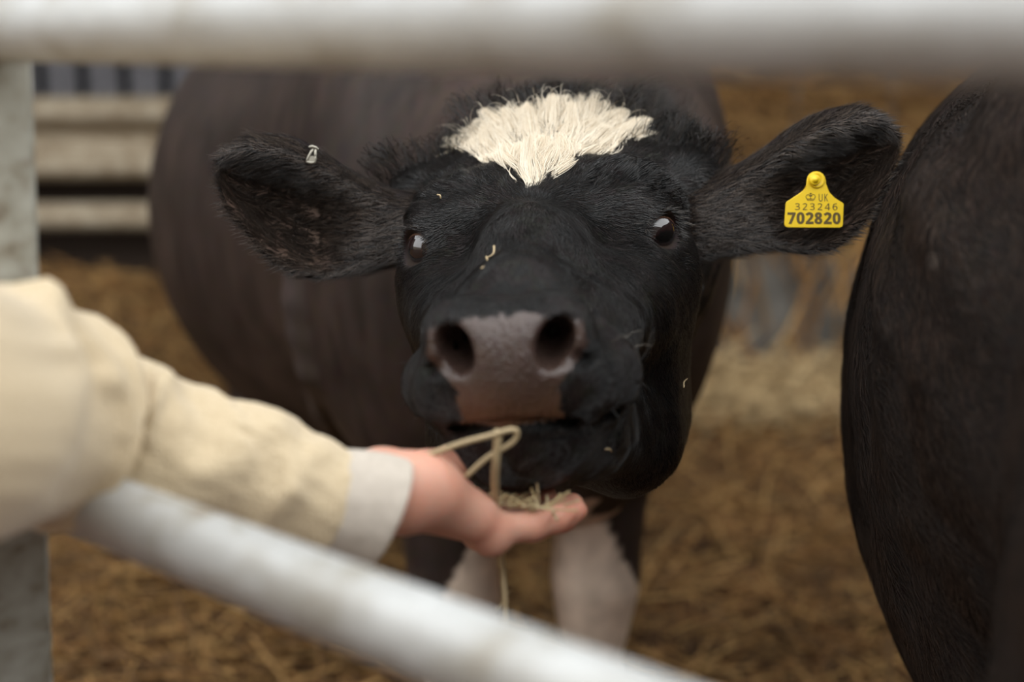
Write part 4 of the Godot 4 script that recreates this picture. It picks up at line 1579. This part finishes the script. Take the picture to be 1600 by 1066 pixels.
func plate(outline: PackedVector2Array, thick: float, bevel: float) -> ArrayMesh:
	var ins := Geometry2D.offset_polygon(outline, -bevel, Geometry2D.JOIN_ROUND)[0]
	var st := SurfaceTool.new()
	st.begin(Mesh.PRIMITIVE_TRIANGLES)
	st.set_smooth_group(-1)
	var tri := Geometry2D.triangulate_polygon(ins)
	for k in range(0, tri.size(), 3):
		for s in [[0, 1, 2, thick * 0.5], [0, 2, 1, -thick * 0.5]]:
			for m in 3:
				var p := ins[tri[k + s[m]]]
				st.add_vertex(Vector3(p.x, p.y, s[3]))
	# edge: bevel band front, wall, bevel band back, by nearest points of the inset outline
	var near := func(p: Vector2) -> Vector2:
		var best := ins[0]
		for q in ins:
			if q.distance_squared_to(p) < best.distance_squared_to(p):
				best = q
		return best
	var n := outline.size()
	for i in n:
		var p := outline[i]
		var q := outline[(i + 1) % n]
		var pi: Vector2 = near.call(p)
		var qi: Vector2 = near.call(q)
		var z := thick * 0.5
		var zz := z - bevel
		var rows := [[Vector3(pi.x, pi.y, z), Vector3(qi.x, qi.y, z)], [Vector3(p.x, p.y, zz), Vector3(q.x, q.y, zz)], [Vector3(p.x, p.y, -zz), Vector3(q.x, q.y, -zz)], [Vector3(pi.x, pi.y, -z), Vector3(qi.x, qi.y, -z)]]
		for k in 3:
			for v in [rows[k][0], rows[k + 1][0], rows[k][1], rows[k][1], rows[k + 1][0], rows[k + 1][1]]:
				st.add_vertex(v)
	st.generate_normals()
	return st.commit()

func ear_tag() -> void:
	var o := thing("ear_tag", spot(1271, 312, 1.305))
	o.transform.basis = Basis(Vector3.RIGHT, c_up, -c_fw) * Basis(Vector3.UP, 0.06)
	tag(o, "yellow plastic ear tag numbered 702820 hanging in the ear", "ear tag")
	var px := 1.305 / FPX
	var raw := [[1224.8, 351], [1226.5, 354.5], [1230, 355.8], [1271, 356], [1312.5, 355.8], [1316.2, 354.3], [1317.6, 351], [1318.7, 319.6], [1318, 317.6], [1316, 316.2], [1305, 309.5], [1296.8, 301.5], [1292.4, 294], [1291, 288], [1290.2, 281], [1288.6, 275.5], [1285, 271], [1280.5, 268.6], [1275.4, 267.8], [1270, 268.6], [1265.5, 271.3], [1262, 275.6], [1260.4, 281], [1259.8, 288], [1258.2, 293.5], [1254.6, 298], [1247, 303.6], [1229.6, 315], [1227.6, 317], [1226.9, 320]]
	var pts := PackedVector2Array()
	for a in raw:
		pts.append(Vector2((a[0] - 1271.0) * px, (312.0 - a[1]) * px))
	var at := func(x: float, y: float, z: float) -> Vector3: return Vector3((x - 1271.0) * px, (312.0 - y) * px, z)
	var panel := part("panel", plate(pts, 0.0018, 0.0003), M.yellow, o)
	var st := func(x: float, y: float, prof: Array, called: String) -> void:
		var rings := []
		for a in prof:
			var ring := PackedVector3Array()
			for i in 36:
				ring.append(Vector3(cos(TAU * i / 36) * a[0], sin(TAU * i / 36) * a[0], a[1]))
			rings.append(ring)
		part(called, mesh_of(loft(rings), M.yellow), null, o, at.call(x, y, 0.0009))
	st.call(1275.5, 281.5, [[0.0074, -0.0005], [0.0074, 0.0011], [0.0069, 0.0015], [0.0052, 0.0015], [0.0046, 0.001], [0.001, 0.001]], "collar")
	st.call(1271.5, 281.8, [[0.0036, -0.012], [0.0036, 0.0006], [0.0049, 0.0010], [0.005, 0.0030], [0.0045, 0.0036], [0.0034, 0.0036], [0.0030, 0.0042], [0.0022, 0.0056], [0.0012, 0.0062], [0.0002, 0.0063]], "stud")
	lettering("702820", 800, 84 * px, 18.4 * px, at.call(1271.5, 341, 0.00095), panel, "number_print", 2)
	lettering("323246", 300, 67 * px, 10.6 * px, at.call(1275, 323.2, 0.00095), panel, "number_print", 10)
	lettering("UK", 300, 14.4 * px, 12.0 * px, at.call(1286.2, 309, 0.00095), panel, "letter_print", 4)
	# crown mark
	var lines := [[[1259.6, 305.5], [1258.4, 307.5], [1260.2, 311.5], [1261.6, 313.2], [1270.2, 313.2], [1271.6, 311.5], [1273.6, 307.5], [1272.4, 304.6], [1269.4, 304.0], [1266, 306.4], [1262.4, 304.0], [1259.6, 305.5]], [[1266, 301.4], [1266, 311.2]], [[1264, 302.8], [1268, 302.8]], [[1261.2, 311.2], [1270.8, 311.2]], [[1263.8, 306.5], [1268.2, 306.5]]]
	for l in lines:
		var path := PackedVector3Array()
		for a in l:
			path.append(at.call(a[0], a[1], 0.00098))
		part("crown_print", tube(path, 0.00032, 0.00032, 6, M.print), null, panel)

func ear_clip() -> void:
	var o := thing("ear_clip", spot(488, 242, 1.318))
	o.transform.basis = Basis(Vector3.RIGHT, c_up, -c_fw)
	tag(o, "small silver metal clip pinched on the upper edge of the ear", "ear clip")
	var px := 1.318 / FPX
	var at := func(x: float, y: float, z: float) -> Vector3: return Vector3((x - 488.0) * px, (242.0 - y) * px, z)
	var loop := PackedVector3Array([at.call(491, 232, 0.001), at.call(487, 238, 0.003), at.call(482.5, 247, 0.0035), at.call(480.5, 252, 0.003), at.call(483, 254.5, 0.003), at.call(489, 255, 0.003), at.call(492.5, 253, 0.003), at.call(493.5, 246, 0.0035), at.call(493.5, 238, 0.003), at.call(493.5, 232, 0.001)])
	part("loop", tube(smooth_path(loop, 4), 0.0013, 0.0013, 10, M.clip), null, o)
	part("web", plate(PackedVector2Array([Vector2(-5.8 * px, -9.5 * px), Vector2(-4 * px, -12 * px), Vector2(2.5 * px, -12 * px), Vector2(4 * px, -9 * px), Vector2(3.5 * px, -2.5 * px), Vector2(-2.5 * px, -2.5 * px)]), 0.0012, 0.0002), M.clip, o, Vector3(0, 0, 0.003))
	part("bar", tube(PackedVector3Array([at.call(484, 230.5, 0.002), at.call(489, 229.6, 0.003), at.call(494, 231.4, 0.003), at.call(497, 233.6, 0.001)]), 0.0015, 0.0013, 10, M.clip), null, o)

func stalk(called: String, list: Array, r0: float, r1: float, label: String, group: String) -> void:
	var pts := spots(list)
	var o := thing(called, pts[0])
	tag(o, label, "hay", group)
	var path := smooth_path(pts, 6)
	for k in path.size():
		path[k] -= pts[0]
	part("stem", tube(path, r0, r1, 10, M.hay), null, o)
	if called == "hay_stalk":
		var n := path[int(path.size() * 0.8)]
		part("leaf", tube(PackedVector3Array([n, n + Vector3(-0.004, -0.006, 0.002), n + Vector3(-0.008, -0.008, 0.003)]), 0.0018, 0.0006, 6, M.hay, 0.4), null, o)
		part("leaf", tube(PackedVector3Array([n, n + Vector3(0.004, 0.006, 0.001)]), 0.0014, 0.0004, 6, M.hay, 0.4), null, o)

func hay() -> void:
	stalk("hay_stalk", [[779, 672, 0.962], [775, 720, 0.967], [774, 770, 0.99], [784, 870, 1.045], [789, 935, 1.05], [791, 998, 1.05]], 0.0031, 0.0022, "straight hay stalk hanging from the lips past the hand", "")
	stalk("hay_strand", [[668, 712, 0.958], [720, 693, 0.958], [765, 681, 0.959], [797, 672, 0.96], [808, 676, 0.962], [800, 692, 0.964], [762, 715, 0.966], [728, 745, 0.97]], 0.0019, 0.0018, "pale hay strand bent double under the cow's lips", "")
	# handful lying in the palm
	var r := RandomNumberGenerator.new()
	r.seed = 101
	var straw := strand_mesh()
	var where: Array[Transform3D] = []
	var tint := PackedColorArray()
	for n in 46:
		var t := r.randf()
		var p := spot(lerpf(770, 868, t), lerpf(786, 797, t), lerpf(1.0, 1.045, r.randf()))
		var dir := (Vector3.RIGHT * r.randf_range(-1, 1) + Vector3.UP * r.randf_range(-0.1, 0.45) + Vector3.BACK * r.randf_range(-1, 1)).normalized()
		var xx := dir.cross(Vector3.UP).normalized()
		var wd := r.randf_range(0.0012, 0.0022)
		where.append(Transform3D(Basis(xx * wd, dir * r.randf_range(0.008, 0.026), xx.cross(dir) * wd), p))
		tint.append(Color(0.38, 0.28, 0.14).lerp(Color(0.52, 0.42, 0.25), r.randf()))
	var o := scatter("chopped_hay", self, straw, M.straw, where, tint)
	tag(o, "small handful of chopped hay lying in the open palm", "hay", "", "stuff")
	# straw caught in the coat
	for a in [[760, 402, 752, 420, "curled straw wisp caught on the side of the cow's nose"], [772, 385, 760, 404, "pale straw flake on the bridge of the cow's nose"], [684, 305, 689, 311, "tiny straw flake above the eye near the clipped ear"], [1068, 606, 1073, 592, "fine bent straw stuck to the cow's cheek"], [945, 702, 955, 706, "crumb of straw at the corner of the cow's mouth"]]:
		var p := hit(cow_field, a[0], a[1], 0.8, 2.0)
		var q := hit(cow_field, a[2], a[3], 0.8, 2.0)
		var b := thing("straw_bit", p)
		tag(b, a[4], "straw")
		var bend := (q - p) * 0.5 + c_fw * -0.004 + (q - p).cross(c_fw) * 0.25
		part("stem", tube(smooth_path(PackedVector3Array([c_fw * -0.004, bend + c_fw * -0.003, q - p + c_fw * -0.004]), 5), 0.0009, 0.0006, 6, M.hay), null, b)
